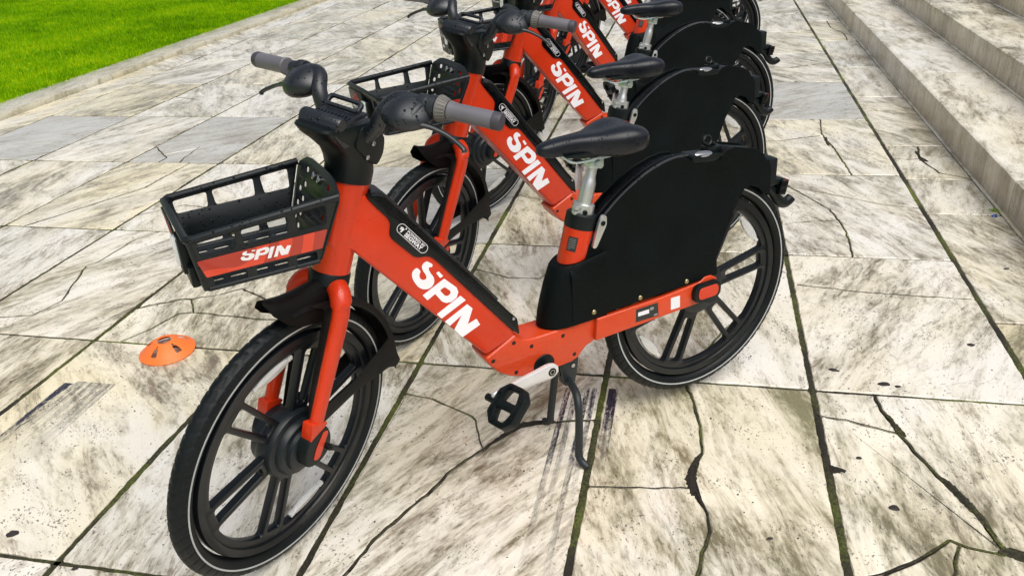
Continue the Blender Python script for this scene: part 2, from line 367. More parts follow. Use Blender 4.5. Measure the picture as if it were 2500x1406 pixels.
def smooth_path(pts, per=6):
    P = [Vector(p) for p in pts]; out = []
    for i in range(len(P) - 1):
        p0 = P[max(i - 1, 0)]; p1 = P[i]; p2 = P[i + 1]; p3 = P[min(i + 2, len(P) - 1)]
        for k in range(per):
            t = k / per
            out.append(0.5 * ((2 * p1) + (p2 - p0) * t + (2 * p0 - 5 * p1 + 4 * p2 - p3) * t * t + (3 * p1 - p0 - 3 * p2 + p3) * t ** 3))
    out.append(P[-1]); return out
def lathe(prof, n=40, axis='Y', smooth=40, close=False):
    """prof: (radius, height along axis)"""
    bm = bmesh.new(); rings = []
    for r, h in prof:
        if r < 1e-6:
            rings.append([bm.verts.new({'Y': (0, h, 0), 'Z': (0, 0, h), 'X': (h, 0, 0)}[axis])]); continue
        ring = []
        for k in range(n):
            a = 2 * math.pi * k / n; c, s = r * math.cos(a), r * math.sin(a)
            ring.append(bm.verts.new({'Y': (c, h, s), 'Z': (c, s, h), 'X': (h, c, s)}[axis]))
        rings.append(ring)
    pr = list(zip(rings, rings[1:])) + ([(rings[-1], rings[0])] if close else [])
    for A, B in pr:
        for k in range(n):
            k2 = (k + 1) % n
            if len(A) == 1 and len(B) == 1: continue
            if len(A) == 1: bm.faces.new((A[0], B[k], B[k2]))
            elif len(B) == 1: bm.faces.new((A[k], A[k2], B[0]))
            else: bm.faces.new((A[k], A[k2], B[k2], B[k]))
    return bm_mesh(bm, smooth=smooth)
def place(me, loc=(0, 0, 0), rot=None):
    m = (rot.to_4x4() if rot is not None else Matrix.Identity(4)); m = Matrix.Translation(loc) @ m
    me.transform(m); return me
def align(me, p, d, up='Z'):
    """put a mesh built along +Z at p pointing along d"""
    q = Vector(d).to_track_quat('Z', 'Y'); me.transform(Matrix.Translation(p) @ q.to_matrix().to_4x4()); return me
def round_poly(pts, r, seg=4):
    out = []; n = len(pts)
    for i in range(n):
        p0, p, p1 = Vector(pts[i - 1]), Vector(pts[i]), Vector(pts[(i + 1) % n])
        a = (p0 - p); b = (p1 - p); rr = min(r, a.length * 0.45, b.length * 0.45)
        A = p + a.normalized() * rr; B = p + b.normalized() * rr
        for k in range(seg + 1):
            t = k / seg; out.append(tuple((1 - t) ** 2 * A + 2 * t * (1 - t) * p + t * t * B))
    return out
def plate2d(outer, holes, thick, bevel=0.0, smooth=35):
    """filled 2D outline with holes, in the XY plane, thickness along Z (centred)"""
    cu = bpy.data.curves.new('outline', 'CURVE'); cu.dimensions = '2D'; cu.fill_mode = 'BOTH'
    cu.extrude = max(thick / 2 - bevel, 0.0001); cu.bevel_depth = bevel; cu.bevel_resolution = 1; cu.offset = -bevel
    for loop in [outer] + list(holes):
        sp = cu.splines.new('POLY'); sp.points.add(len(loop) - 1); sp.use_cyclic_u = True
        for i, p in enumerate(loop): sp.points[i].co = (p[0], p[1], 0, 1)
    o = bpy.data.objects.new('tmp', cu); COL.objects.link(o)
    bpy.context.view_layer.update()
    me = bpy.data.meshes.new_from_object(o.evaluated_get(bpy.context.evaluated_depsgraph_get()))
    bpy.data.objects.remove(o); bpy.data.curves.remove(cu)
    bm = bmesh.new(); bm.from_mesh(me); bmesh.ops.remove_doubles(bm, verts=bm.verts, dist=1e-5); bpy.data.meshes.remove(me)
    return bm_mesh(bm, smooth=smooth)
def text_mesh(txt, size, thick=0.0003, bold=0.0):
    cu = bpy.data.curves.new('text', 'FONT'); cu.body = txt; cu.size = size; cu.extrude = thick; cu.offset = bold; cu.align_x = 'LEFT'
    cu.resolution_u = 2
    o = bpy.data.objects.new('tmp', cu); COL.objects.link(o); bpy.context.view_layer.update()
    me = bpy.data.meshes.new_from_object(o.evaluated_get(bpy.context.evaluated_depsgraph_get()))
    bpy.data.objects.remove(o); bpy.data.curves.remove(cu); me.materials.clear()
    return me
def basis(origin, ex, ey, ez=None):
    ex = Vector(ex).normalized(); ey = Vector(ey).normalized(); ez = Vector(ez) if ez else ex.cross(ey)
    m = Matrix((ex, ey, ez)).transposed().to_4x4(); m.translation = Vector(origin); return m
XZ = Matrix(((1, 0, 0, 0), (0, 0, -1, 0), (0, 1, 0, 0), (0, 0, 0, 1)))     # (x,y,z)->(x,-z,y)
def xz_plate(outer, holes, y, thick, bevel=0.0):
    me = plate2d(outer, holes, thick, bevel); me.transform(XZ); me.transform(Matrix.Translation((0, y, 0))); return me

# ------------------------------------------------------------------ the bicycle kit (local: -X forward, -Y its left side, Z up)
ALPHA = R(19)
AX = Vector((math.sin(ALPHA), 0, math.cos(ALPHA)))
P0 = Vector((-1.069, 0, 0.700))
def on_axis(z): t = (z - P0.z) / AX.z; return P0 + AX * t
def steer_matrix(deg): return Matrix.Translation(P0) @ Matrix.Rotation(R(deg), 4, AX) @ Matrix.Translation(-P0)

S_ = [[-0.8785, 0.6848], [-0.8698, 0.672], [-0.875, 0.6646], [-0.8739, 0.655], [-0.867, 0.6482], [-0.8577, 0.6493], [-0.8582, 0.6587], [-0.8654, 0.673], [-0.8666, 0.6844], [-0.8605, 0.6908], [-0.8523, 0.693], [-0.8389, 0.6812], [-0.8419, 0.6739], [-0.8474, 0.6776], [-0.8508, 0.6727], [-0.8472, 0.662], [-0.8394, 0.6478], [-0.8397, 0.6347], [-0.8473, 0.6256], [-0.8569, 0.6227], [-0.8695, 0.6256], [-0.8812, 0.6354], [-0.8901, 0.6529], [-0.8932, 0.6668], [-0.8906, 0.6771]]
D_ = [[-0.8329, 0.6569], [-0.8263, 0.6599], [-0.8163, 0.645], [-0.8245, 0.6417]]
P_ = [[-0.8722, 0.6109], [-0.8144, 0.6377], [-0.7851, 0.6063], [-0.7817, 0.5929], [-0.7875, 0.5799], [-0.8016, 0.5728], [-0.8149, 0.5737], [-0.8256, 0.5808], [-0.8408, 0.6054], [-0.8617, 0.5948]]
H_ = [[-0.8283, 0.6112], [-0.8153, 0.6163], [-0.8019, 0.602], [-0.8015, 0.5949], [-0.8095, 0.5903], [-0.8168, 0.5936]]
I_ = [[-0.8418, 0.5518], [-0.777, 0.5818], [-0.7643, 0.5662], [-0.8312, 0.5366]]
N_ = [[-0.8234, 0.5258], [-0.7614, 0.5543], [-0.7482, 0.5387], [-0.7645, 0.5002], [-0.74, 0.5075], [-0.7315, 0.4885], [-0.7818, 0.4691], [-0.801, 0.4966], [-0.7777, 0.5298], [-0.8121, 0.5106]]
GLYPHS = [(S_, []), (D_, []), (P_, [H_]), (I_, []), (N_, [])]
def glyph_meshes(xf, y, thick=0.0006):
    out = []
    for i, (o, h) in enumerate(GLYPHS):
        rr = 0.006 if i == 0 else 0.0012
        f = [xf(*p) for p in o]; hh = [[xf(*p) for p in q] for q in h]
        f = round_poly(f, rr, 3)
        out.append(xz_plate(f, [round_poly(q, 0.004, 3) for q in hh], y, thick))
    return out

KIT = []      # (key, name, mesh, material, parent key, group in ('fixed','steer','rear','front','crank','saddle'))
def add(key, name, me, mat, parent=None, frame='fixed', label=None):
    if me is not None and not me.materials: me.materials.append(M[mat])
    KIT.append((key, name, me, parent, frame, label))

def ring_pts(r, a0, a1, n, cx=0, cz=0): return [(cx + r * math.cos(R(a0 + (a1 - a0) * k / n)), cz + r * math.sin(R(a0 + (a1 - a0) * k / n))) for k in range(n + 1)]

def build_wheel_meshes():
    # spoked disc: outer ring, six pairs of bars
    Ro, Ri, Rh = 0.272, 0.243, 0.062
    outer = [(Ro * math.cos(2 * math.pi * k / 96), Ro * math.sin(2 * math.pi * k / 96)) for k in range(96)]
    holes = []
    for s in range(6):
        a = R(60 * s)
        def rotp(p): return (p[0] * math.cos(a) - p[1] * math.sin(a), p[0] * math.sin(a) + p[1] * math.cos(a))
        # slot between the two bars of a pair
        slot = [(0.098, -0.013), (0.234, -0.021), (0.234, 0.021), (0.098, 0.013)]
        holes.append([rotp(p) for p in round_poly(slot, 0.008, 3)])
        # wide window to the next pair
        w0 = 0.0355
        pts = []
        ang_in = math.degrees(math.asin(w0 / Ri)) ; 
        for k in range(9):
            t = ang_in + (60 - 2 * ang_in) * k / 8; pts.append((Ri * math.cos(R(t)), Ri * math.sin(R(t))))
        rin = 0.078; w1 = 0.027; ai = math.degrees(math.asin(w1 / rin))
        inner = [(rin * math.cos(R(ai)), rin * math.sin(R(ai))), (rin * math.cos(R(60 - ai)), rin * math.sin(R(60 - ai)))]
        poly = [inner[0]] + pts + [inner[1]]
        holes.append([rotp(p) for p in round_poly(poly, 0.016, 3)])
    disc = plate2d(outer, holes, 0.022, 0.004); disc.transform(XZ)
    rimring = lathe([(0.262, -0.016), (0.279, -0.017), (0.281, -0.013), (0.281, 0.013), (0.279, 0.017), (0.262, 0.016), (0.258, 0.008), (0.258, -0.008)], 96, close=True)
    rim = join([disc, rimring])
    # tyre with chevron tread cut into the crown
    NU, NV = 528, 30; bm = bmesh.new(); rings = []
    rt, ht = 0.0250, 0.0228; rc = 0.335 - rt
    for i in range(NU):
        a = 2 * math.pi * i / NU; ring = []
        for j in range(NV):
            b = 2 * math.pi * j / NV       # 0 = outward
            co, si = math.cos(b), math.sin(b)
            rr = rc + rt * co; y = ht * si
            if co > 0.05:
                v = si / 1.0
                ph = (i + abs(v) * 5.0 * (1 if v > 0 else 1) + (4 if v > 0 else 0)) % 8
                depth = 0.0018 if ph < 1.6 else 0.0
                if abs(v) < 0.10: depth *= 0.25
                if abs(abs(v) - 0.52) < 0.09: depth = 0.0016
                rr -= depth * co; y -= depth * si
            ring.append(bm.verts.new((rr * math.cos(a), y, rr * math.sin(a))))
        rings.append(ring)
    for i in range(NU):
        A, B = rings[i], rings[(i + 1) % NU]
        for j in range(NV): bm.faces.new((A[j], A[(j + 1) % NV], B[(j + 1) % NV], B[j]))
    tyre = bm_mesh(bm, smooth=28)
    sl = []
    for sgn in (-1, 1):
        sl.append(lathe([(0.3055, sgn * 0.0224), (0.3093, sgn * 0.0228), (0.3093, sgn * 0.0237), (0.3055, sgn * 0.0235)], 120, close=True))
    stripe = join(sl)
    # wheel reflector: lens shaped, clipped between two bars near the rim
    lens = [(0.052 * math.cos(R(a)), 0.013 * math.sin(R(a))) for a in range(0, 360, 20)]
    rf = plate2d(lens, [], 0.010, 0.002); rf2 = box((0.052, 0, 0), (0.014, 0.010, 0.012), 0.002); rf3 = box((-0.052, 0, 0), (0.014, 0.010, 0.012), 0.002)
    refl = join([rf, rf2, rf3]); refl.transform(XZ)
    return rim, tyre, stripe, refl
def refl_at(me, ang, r=0.226, y=-0.004):
    m = me.copy(); m.transform(Matrix.Rotation(-R(ang - 90), 4, 'Y')); m.transform(Matrix.Translation((r * math.cos(R(ang)), y, r * math.sin(R(ang))))); return m

def build_kit():
    rim, tyre, stripe, refl = build_wheel_meshes()
    # ---- rear wheel
    add('rear_wheel', 'rear_wheel', rim, 'rim', None, 'rear')
    add('rear_tyre', 'tyre', tyre, 'tyre', 'rear_wheel')
    add('rear_stripe', 'reflective_stripe', stripe, 'stripe', 'rear_wheel')
    for a in (30, -150): add('rr%d' % a, 'reflector', refl_at(refl, a), 'reflector', 'rear_wheel')
    add('rear_hub', 'hub', lathe([(0, -0.06), (0.028, -0.06), (0.032, -0.03), (0.062, -0.022), (0.078, -0.014), (0.078, 0.014), (0.062, 0.022), (0.032, 0.03), (0.028, 0.06), (0, 0.06)]), 'black_hub', 'rear_wheel')
    # ---- front wheel with the hub motor
    add('front_wheel', 'front_wheel', rim, None, None, 'front')
    add('front_tyre', 'tyre', tyre, None, 'front_wheel')
    add('front_stripe', 'reflective_stripe', stripe, None, 'front_wheel')
    for a in (90, -90): add('fr%d' % a, 'reflector', refl_at(refl, a), 'reflector', 'front_wheel')
    add('motor', 'hub_motor', lathe([(0, -0.056), (0.045, -0.056), (0.052, -0.052), (0.054, -0.043), (0.066, -0.041), (0.07, -0.036), (0.072, -0.026), (0.084, -0.022), (0.088, -0.014), (0.088, 0.014), (0.084, 0.022), (0.072, 0.026), (0.069, 0.05), (0.05, 0.056), (0, 0.056)], 48), 'black_hub', 'front_wheel')

    # ---- frame
    a, b = on_axis(0.714), on_axis(0.915)
    ht = tube([a, a.lerp(b, .5), b], [0.0435, 0.0445, 0.049], 40)
    add('head_tube', 'head_tube', ht, 'orange')
    dt = prism([(-1.070, 0.79), (-1.035, 0.885), (-0.995, 0.902), (-0.962, 0.864), (-0.645, 0.462), (-0.634, 0.424), (-0.719, 0.394), (-1.021, 0.762), (-1.036, 0.768), (-1.052, 0.735)], -0.0415, 0.0415, 0.010, 3)
    add('down_tube', 'down_tube', dt, 'orange')
    letters = glyph_meshes(lambda x, z: (x, z), -0.0423)
    for k, g in enumerate(letters): add('letter%d' % k, 'letter', g, 'white_print', 'down_tube')
    # battery cover lying on top of the down tube
    cov = [(-0.974, 0.880), (-0.950, 0.876), (-0.933, 0.868), (-0.918, 0.849), (-0.852, 0.764), (-0.743, 0.624), (-0.651, 0.501), (-0.628, 0.474), (-0.624, 0.425), (-0.650, 0.451), (-0.836, 0.696), (-0.851, 0.706), (-0.872, 0.708), (-0.883, 0.713), (-0.930, 0.768), (-0.934, 0.780), (-0.928, 0.804), (-0.933, 0.818), (-0.966, 0.862)]
    add('battery_cover', 'battery_cover', prism(round_poly(cov, 0.006, 2), -0.0455, 0.0455, 0.0025, 2), 'gloss_black')
    trim = [(-0.958, 0.8845), (-0.931, 0.8745), (-0.913, 0.853), (-0.848, 0.769), (-0.739, 0.629), (-0.668, 0.534), (-0.680, 0.529), (-0.745, 0.612), (-0.854, 0.752), (-0.923, 0.840), (-0.940, 0.858), (-0.962, 0.870)]
    add('cover_ridge', 'cover_ridge', prism(trim, -0.030, 0.030, 0.004, 2), 'black_wet', 'battery_cover')
    # badge: outlined capsule with its mark and two lines of text
    eb = Vector((-0.9189, 0.7927, 0)); ee = Vector((-0.8536, 0.7284, 0))
    d = Vector((0.607, 0, -0.795)); up = Vector((0.795, 0, 0.607))
    org = Vector((-0.9118, -0.0459, 0.7965))          # left end of the capsule centre line
    Lb, hb = 0.098, 0.0115
    def cap(L, h, r): return [(x, y) for x, y in ([(L - h + r * math.cos(R(t)), r * math.sin(R(t))) for t in range(-90, 91, 15)] + [(h + r * math.cos(R(t)), r * math.sin(R(t))) for t in range(90, 271, 15)])]
    ringm = plate2d(cap(Lb, hb, hb), [cap(Lb, hb, hb - 0.0011)], 0.0006)
    mk = []
    mk.append(plate2d([(0.006, 0.002), (0.014, 0.0045), (0.016, 0.002), (0.009, 0.0002)], [], 0.0006))
    mk.append(plate2d([(0.008, -0.001), (0.0145, 0.0012), (0.0185, 0.004), (0.0165, -0.007), (0.0135, -0.0085), (0.0145, -0.002), (0.0085, -0.0035)], [], 0.0006))
    mk.append(plate2d([(0.0205 + 0.0018 * math.cos(R(t)), 0.0065 + 0.0018 * math.sin(R(t))) for t in range(0, 360, 45)], [], 0.0006))
    t1 = text_mesh('POWERED BY', 0.0085, 0.0003, 0.00012); t1.transform(Matrix.Translation((0.027, 0.0022, 0)) @ Matrix.Diagonal((1.12, 1, 1, 1)))
    t2 = text_mesh('SEGWAY', 0.0125, 0.0003, 0.0004); t2.transform(Matrix.Translation((0.027, -0.0078, 0)) @ Matrix.Diagonal((1.13, 1, 1, 1)))
    badge = join([ringm] + mk + [t1, t2], 0); badge.transform(basis(org, d, up, (0, -1, 0)))
    add('badge', 'printed_badge', badge, 'white_print', 'battery_cover')
    sc = lathe([(0, 0.0), (0.0042, 0.0), (0.0042, 0.0022), (0.003, 0.003), (0, 0.003)], 14, 'Z'); align(sc, (-0.640, -0.0455, 0.478), (0, -1, 0))
    add('cover_screw', 'screw', sc, 'steel', 'battery_cover')
    # motor/bracket housing
    hs = [(-0.634, 0.430), (-0.622, 0.412), (-0.600, 0.403), (-0.560, 0.4005), (-0.376, 0.402), (-0.388, 0.334), (-0.403, 0.328), (-0.421, 0.322), (-0.436, 0.308), (-0.446, 0.297), (-0.466, 0.289), (-0.509, 0.287), (-0.563, 0.290), (-0.619, 0.296), (-0.654, 0.309), (-0.686, 0.330), (-0.712, 0.360), (-0.726, 0.386)]
    add('housing', 'bracket_housing', prism(hs, -0.0440, 0.0440, 0.009, 3), 'orange_satin')
    for k, (x, z) in enumerate([(-0.642, 0.407), (-0.591, 0.380), (-0.495, 0.380), (-0.704, 0.374), (-0.640, 0.318), (-0.461, 0.312)]):
        h = lathe([(0.0060, 0.0), (0.0056, 0.0004), (0.0045, 0.0002), (0, 0.0002)], 16, 'Z'); align(h, (x, -0.0440, z), (0, -1, 0)); add('sh%d' % k, 'painted_screw_hole', h, 'hole', 'housing')  # near-flush discs, the recess shade is painted in their dark colour
    bb = lathe([(0, -0.047), (0.030, -0.047), (0.032, -0.0445), (0.032, 0.0445), (0.030, 0.047), (0, 0.047)], 32); place(bb, (-0.556, 0, 0.311))
    add('bb', 'opening_shade_disc', bb, 'black', 'housing')  # solid black disc painting the shaded opening around the spindle
    # chainstay, one each side
    st = [(-0.395, 0.404), (-0.176, 0.404), (-0.044, 0.412), (-0.028, 0.424), (-0.004, 0.424), (0.018, 0.410), (0.026, 0.385), (0.020, 0.352), (-0.048, 0.345), (-0.153, 0.343), (-0.400, 0.338)]
    for sgn, k in ((-1, 'L'), (1, 'R')):
        y0, y1 = sorted((sgn * 0.040, sgn * 0.0575))
        add('stay' + k, 'chainstay', prism(st, y0, y1, 0.005, 3), 'orange_satin')
    capm = join([prism(round_poly([(-0.075, 0.356), (-0.075, 0.412), (0.022, 0.412), (0.022, 0.356)], 0.026, 5), -0.074, -0.0575, 0.004, 2)])
    add('axle_cap', 'axle_cap', capm, 'black', 'stayL')
    add('axle_inlay', 'cap_inlay', prism(round_poly([(-0.062, 0.366), (-0.062, 0.403), (0.010, 0.403), (0.010, 0.366)], 0.0175, 5), -0.0765, -0.0742, 0.0008, 1), 'orange', 'stayL')
    lab = xz_plate(round_poly([(-0.268, 0.3545), (-0.190, 0.3520), (-0.193, 0.3935), (-0.2675, 0.394)], 0.001, 2), [], -0.0578, 0.0005)
    add('label', 'rating_label', lab, 'black_label', 'stayL')
    wb = [xz_plate([(-0.261, 0.3705), (-0.2235, 0.3695), (-0.2240, 0.382), (-0.261, 0.3825)], [], -0.0583, 0.0004)]
    wb += [xz_plate([(x + 0.0075 * math.cos(R(t)), z + s * math.sin(R(t))) for t in range(0, 360, 30)], [], -0.0583, 0.0004) for x, z, s in ((-0.214, 0.381, 0.005), (-0.2, 0.358, 0.003))]
    add('label_print', 'barcode_strip', join(wb[:1]), 'white_label', 'stayL')
    add('label_print2', 'label_print', join(wb[1:]), 'grey_print', 'stayL')
    add('tag', 'white_sticker', xz_plate(round_poly([(-0.1465, 0.3555), (-0.1140, 0.3550), (-0.1160, 0.392), (-0.1480, 0.393)], 0.002, 2), [], -0.0578, 0.0005), 'white_label', 'stayL')

    # ---- seat tube, collar, boot
    sd = Vector((0.2756, 0, 0.9613)); s0 = Vector((-0.4405, 0, 0.552))
    def sp(t): return s0 + sd * t
    add('seat_tube', 'seat_tube', tube([sp(-0.05), sp(0.108)], 0.0385, 36), 'orange')
    add('seat_collar', 'rubber_collar', tube([sp(0.106), sp(0.110), sp(0.142), sp(0.146)], [0.0388, 0.0400, 0.0400, 0.036], 36), 'black', 'seat_tube')
    # sticker wrapped on the tube
    bm = bmesh.new(); q = sd.to_track_quat('Z', 'Y').to_matrix(); vs = []
    ex, ey = Vector((sd.z, 0, -sd.x)), Vector((0, 1, 0))
    def cyl(t, ang, r=0.0389): return sp(t) + (ex * math.cos(ang) + ey * math.sin(ang)) * r
    for i in range(7):
        an = R(203 + 38 * i / 6); vs.append((bm.verts.new(cyl(0.048, an)), bm.verts.new(cyl(0.086, an))))
    for i in range(6): bm.faces.new((vs[i][0], vs[i + 1][0], vs[i + 1][1], vs[i][1]))
    add('tube_sticker', 'warning_sticker', bm_mesh(bm), 'black_label', 'seat_tube')
    bm = bmesh.new()
    for j in range(7):
        t = 0.053 + j * 0.0045; row = []
        for i in range(5):
            an = R(207 + (28 if j else 12) * i / 4); row.append((bm.verts.new(cyl(t, an, 0.0391)), bm.verts.new(cyl(t + 0.0011, an, 0.0391))))
        for i in range(4): bm.faces.new((row[i][0], row[i + 1][0], row[i + 1][1], row[i][1]))
    add('tube_print', 'sticker_print', bm_mesh(bm), 'grey_print', 'seat_tube')
    lv = prism(round_poly([(-0.380, 0.672), (-0.368, 0.690), (-0.356, 0.686), (-0.356, 0.661), (-0.388, 0.604), (-0.400, 0.606)], 0.008, 3), -0.046, -0.037, 0.002)
    add('lever', 'clamp_lever', lv, 'alu', 'seat_tube')
    bt = lathe([(0, 0), (0.0068, 0), (0.0068, 0.002), (0.004, 0.003), (0.0035, 0.001), (0, 0.001)], 18, 'Z'); align(bt, (-0.368, -0.046, 0.668), (0, -1, 0)); add('lever_bolt', 'bolt', bt, 'black', 'seat_tube')
    # boot: lofted shroud, round at the front, flat sided to the rear
    zs = [(0.404, -0.545, 0.0520), (0.44, -0.540, 0.0530), (0.475, -0.531, 0.0535), (0.51, -0.520, 0.0530), (0.54, -0.509, 0.0515), (0.560, -0.502, 0.0490), (0.567, -0.497, 0.0455)]
    bm = bmesh.new(); rings = []
    for i, (z, xf, w) in enumerate(zs):
        ring = []; xr = -0.36; xm = xf + 0.075
        for k in range(-8, 9):
            t = R(90 * k / 8); x = xm - (xm - xf) * math.cos(t); y = w * math.sin(t)
            ring.append((x, y))
        ring = [(xr, -w)] + ring + [(xr, w)]
        rings.append([bm.verts.new((x, y, z + (x - xf) * 0.16 * (z - 0.404) / 0.163)) for x, y in ring])
    for A, B in zip(rings, rings[1:]):
        for k in range(len(A) - 1): bm.faces.new((A[k], A[k + 1], B[k + 1], B[k]))
        bm.faces.new((A[-1], A[0], B[0], B[-1]))
    bm.faces.new(rings[-1]); bm.faces.new(rings[0][::-1])
    add('boot', 'seat_tube_boot', bm_mesh(bm, smooth=40), 'skirt')
    # ---- wheel skirt, one shaped panel each side, and the arch between them
    prof = [(-0.470, 0.4135), (-0.470, 0.568), (-0.425, 0.583), (-0.388, 0.634), (-0.360, 0.676), (-0.314, 0.715), (-0.268, 0.744), (-0.218, 0.768), (-0.168, 0.783), (-0.130, 0.788), (-0.098, 0.784), (-0.063, 0.762), (0.0, 0.755), (0.018, 0.758), (0.045, 0.776), (0.072, 0.779), (0.150, 0.760), (0.186, 0.737), (0.195, 0.720), (0.208, 0.714), (0.217, 0.690), (0.217, 0.665), (0.217, 0.607), (0.190, 0.622), (0.172, 0.641), (0.142, 0.654), (0.118, 0.647), (0.072, 0.580), (0.035, 0.507), (0.018, 0.473), (0.022, 0.418), (-0.011, 0.4165), (-0.390, 0.4125)]
    def ywid(x, z):
        zc = 0.575 + max(0, (x + 0.47)) * 0.25; w = 0.03 + max(0, (x + 0.47)) * 0.55
        t = max(0, min(1, (zc - z) / w)); t = t * t * (3 - 2 * t)
        return 0.034 + 0.0205 * t
    for sgn, k in ((-1, 'L'), (1, 'R')):
        bm = bmesh.new(); vs = [bm.verts.new((x, 0, z)) for x, z in prof]; bm.faces.new(vs)
        for i in range(1, 26): 
            g = bm.verts[:] + bm.edges[:] + bm.faces[:]; bmesh.ops.bisect_plane(bm, geom=g, plane_co=(-0.47 + i * 0.0275, 0, 0), plane_no=(1, 0, 0))
        for i in range(1, 24):
            g = bm.verts[:] + bm.edges[:] + bm.faces[:]; bmesh.ops.bisect_plane(bm, geom=g, plane_co=(0, 0, 0.41 + i * 0.0165), plane_no=(0, 0, 1))
        for v in bm.verts: v.co.y = sgn * ywid(v.co.x, v.co.z)
        bmesh.ops.recalc_face_normals(bm, faces=bm.faces)
        if sum(f.normal.y for f in bm.faces) * sgn < 0: bmesh.ops.reverse_faces(bm, faces=bm.faces)
        r = bmesh.ops.solidify(bm, geom=bm.faces[:], thickness=0.004)
        bevel = [e for e in bm.edges if len(e.link_faces) == 2 and e.calc_face_angle(0) > R(50)]
        bmesh.ops.bevel(bm, geom=bevel, offset=0.0012, segments=1, affect='EDGES')
        add('skirt' + k, 'wheel_skirt', bm_mesh(bm, smooth=30), 'skirt')
    for k, (x, z) in enumerate([(-0.404, 0.4275), (-0.2527, 0.425), (-0.092, 0.4285)]):
        s = lathe([(0, 0.0), (0.0068, 0.0), (0.0068, 0.002), (0.0055, 0.0035), (0.003, 0.0035), (0.0028, 0.002), (0, 0.002)], 18, 'Z'); align(s, (x, -0.0545, z), (0, -1, 0)); add('sk%d' % k, 'screw', s, 'brass', 'skirtL')
    arch = [(-0.425, 0.575), (-0.388, 0.628), (-0.360, 0.668), (-0.314, 0.707), (-0.268, 0.736), (-0.218, 0.760), (-0.168, 0.775), (-0.130, 0.780), (-0.09, 0.778), (-0.063, 0.766), (0.0, 0.760), (0.045, 0.770), (0.072, 0.773), (0.150, 0.754), (0.183, 0.731), (0.210, 0.690), (0.213, 0.610)]
    bm = bmesh.new(); prev = None
    for i, (x, z) in enumerate(arch):
        row = [bm.verts.new((x, y, z - 0.004 + 0.006 * (1 - (y / 0.034) ** 2))) for y in (-0.034, -0.022, -0.008, 0, 0.008, 0.022, 0.034)]
        if prev:
            for a_, b_, c_, d_ in zip(prev, prev[1:], row[1:], row): bm.faces.new((a_, b_, c_, d_))
        prev = row
    bmesh.ops.solidify(bm, geom=bm.faces[:], thickness=0.004)
    add('arch', 'rear_mudguard', bm_mesh(bm, smooth=40), 'black_wet')
    # raised piping along the arch, double line of the panel edge
    pth = smooth_path([(x + 0.002, -0.031, z + 0.010) for x, z in arch[:9]], 4)
    add('arch_rib', 'mudguard_rib', tube(pth, 0.0032, 8), 'black_wet', 'arch')
    pth2 = smooth_path([(x - 0.003, -0.013, z + 0.008) for x, z in arch[:12]], 4)
    add('arch_cable', 'cable', tube(pth2, 0.0028, 8), 'gloss_black', 'arch')
    # lock at the notch
    lk = join([prism(round_poly([(-0.075, 0.768), (-0.07, 0.781), (0.03, 0.770), (0.03, 0.752), (-0.06, 0.756)], 0.005, 2), -0.034, 0.020, 0.002),
               box((0.020, 0.0, 0.777), (0.05, 0.036, 0.018), 0.005)])
    add('lock', 'wheel_lock', lk, 'black')
    loop = [(0.004 + 0.013 * math.cos(R(t)), 0.0 + 0.004 * math.sin(R(t)), 0.802 + 0.011 * math.sin(R(t))) for t in range(0, 360, 24)]
    add('lock_ring', 'lock_loop', join([tube(loop, 0.0048, 10, closed=True), tube(smooth_path([(0.015, 0, 0.797), (0.03, 0, 0.785), (0.032, 0, 0.772)], 4), 0.006, 10)]), 'gloss_black', 'lock')
    ov = plate2d([(0.030 * math.cos(R(t)), 0.010 * math.sin(R(t))) for t in range(0, 360, 18)], [], 0.006, 0.0015); ov.transform(basis((-0.030, -0.026, 0.7775), (1, 0, -0.08), (0, 0.8, 0.6)))
    add('lock_plate', 'key_plate', ov, 'steel', 'lock')
    # tail light and hook
    tl = join([box((0.236, 0, 0.668), (0.035, 0.050, 0.085), 0.008), box((0.268, 0, 0.632), (0.045, 0.036, 0.016), 0.004)])
    add('tail', 'tail_bracket', tl, 'black')
    add('tail_light', 'tail_light', box((0.286, -0.002, 0.612), (0.030, 0.048, 0.044), 0.006, Matrix.Rotation(R(12), 3, 'Y')), 'gloss_black', 'tail')
    add('tail_lens', 'lens', box((0.3035, -0.002, 0.617), (0.004, 0.040, 0.030), 0.002, Matrix.Rotation(R(12), 3, 'Y')), 'red_lens', 'tail')
    add('tail_hook', 'dock_hook', tube(smooth_path([(0.215, 0, 0.640), (0.262, 0, 0.603), (0.292, 0, 0.566), (0.318, 0, 0.551), (0.339, 0, 0.556), (0.347, 0, 0.562)], 5), 0.0165, 14, flat=0.8, flat_axis=(0, 1, 0)), 'black', 'tail')

    # ---- seat post group
    def at(t): return sp(t)
    post = tube([sp(0.10), sp(0.165), sp(0.205), sp(0.222), sp(0.232), sp(0.240), sp(0.268)], [0.0185, 0.0185, 0.0185, 0.0180, 0.0155, 0.0135, 0.0130], 28)
    add('post', 'seat_post', post, 'alu', None, 'saddle')
    clampm = join([tube([sp(0.144), sp(0.146), sp(0.168), sp(0.170)], [0.0265, 0.0285, 0.0285, 0.0265], 32)])
    add('clamp', 'post_clamp', clampm, 'alu')
    for dz in (-0.007, 0.006):
        e = box((0, 0, 0), (0.022, 0.016, 0.0095), 0.002); e.transform(Matrix.Translation(sp(0.157 + dz) + Vector((-0.026, -0.012, 0.004))) @ Matrix.Rotation(R(-16), 4, 'Y').inverted()); add('ear%f' % dz, 'clamp_ear', e, 'alu', 'clamp')
    cb = lathe([(0, 0), (0.0065, 0), (0.0065, 0.004), (0.003, 0.005), (0.003, 0.002), (0, 0.002)], 18, 'Z'); align(cb, sp(0.155) + Vector((-0.012, -0.0262, 0)), (-0.25, -1, 0)); add('clamp_bolt', 'bolt', cb, 'black', 'clamp')
    top = sp(0.268)
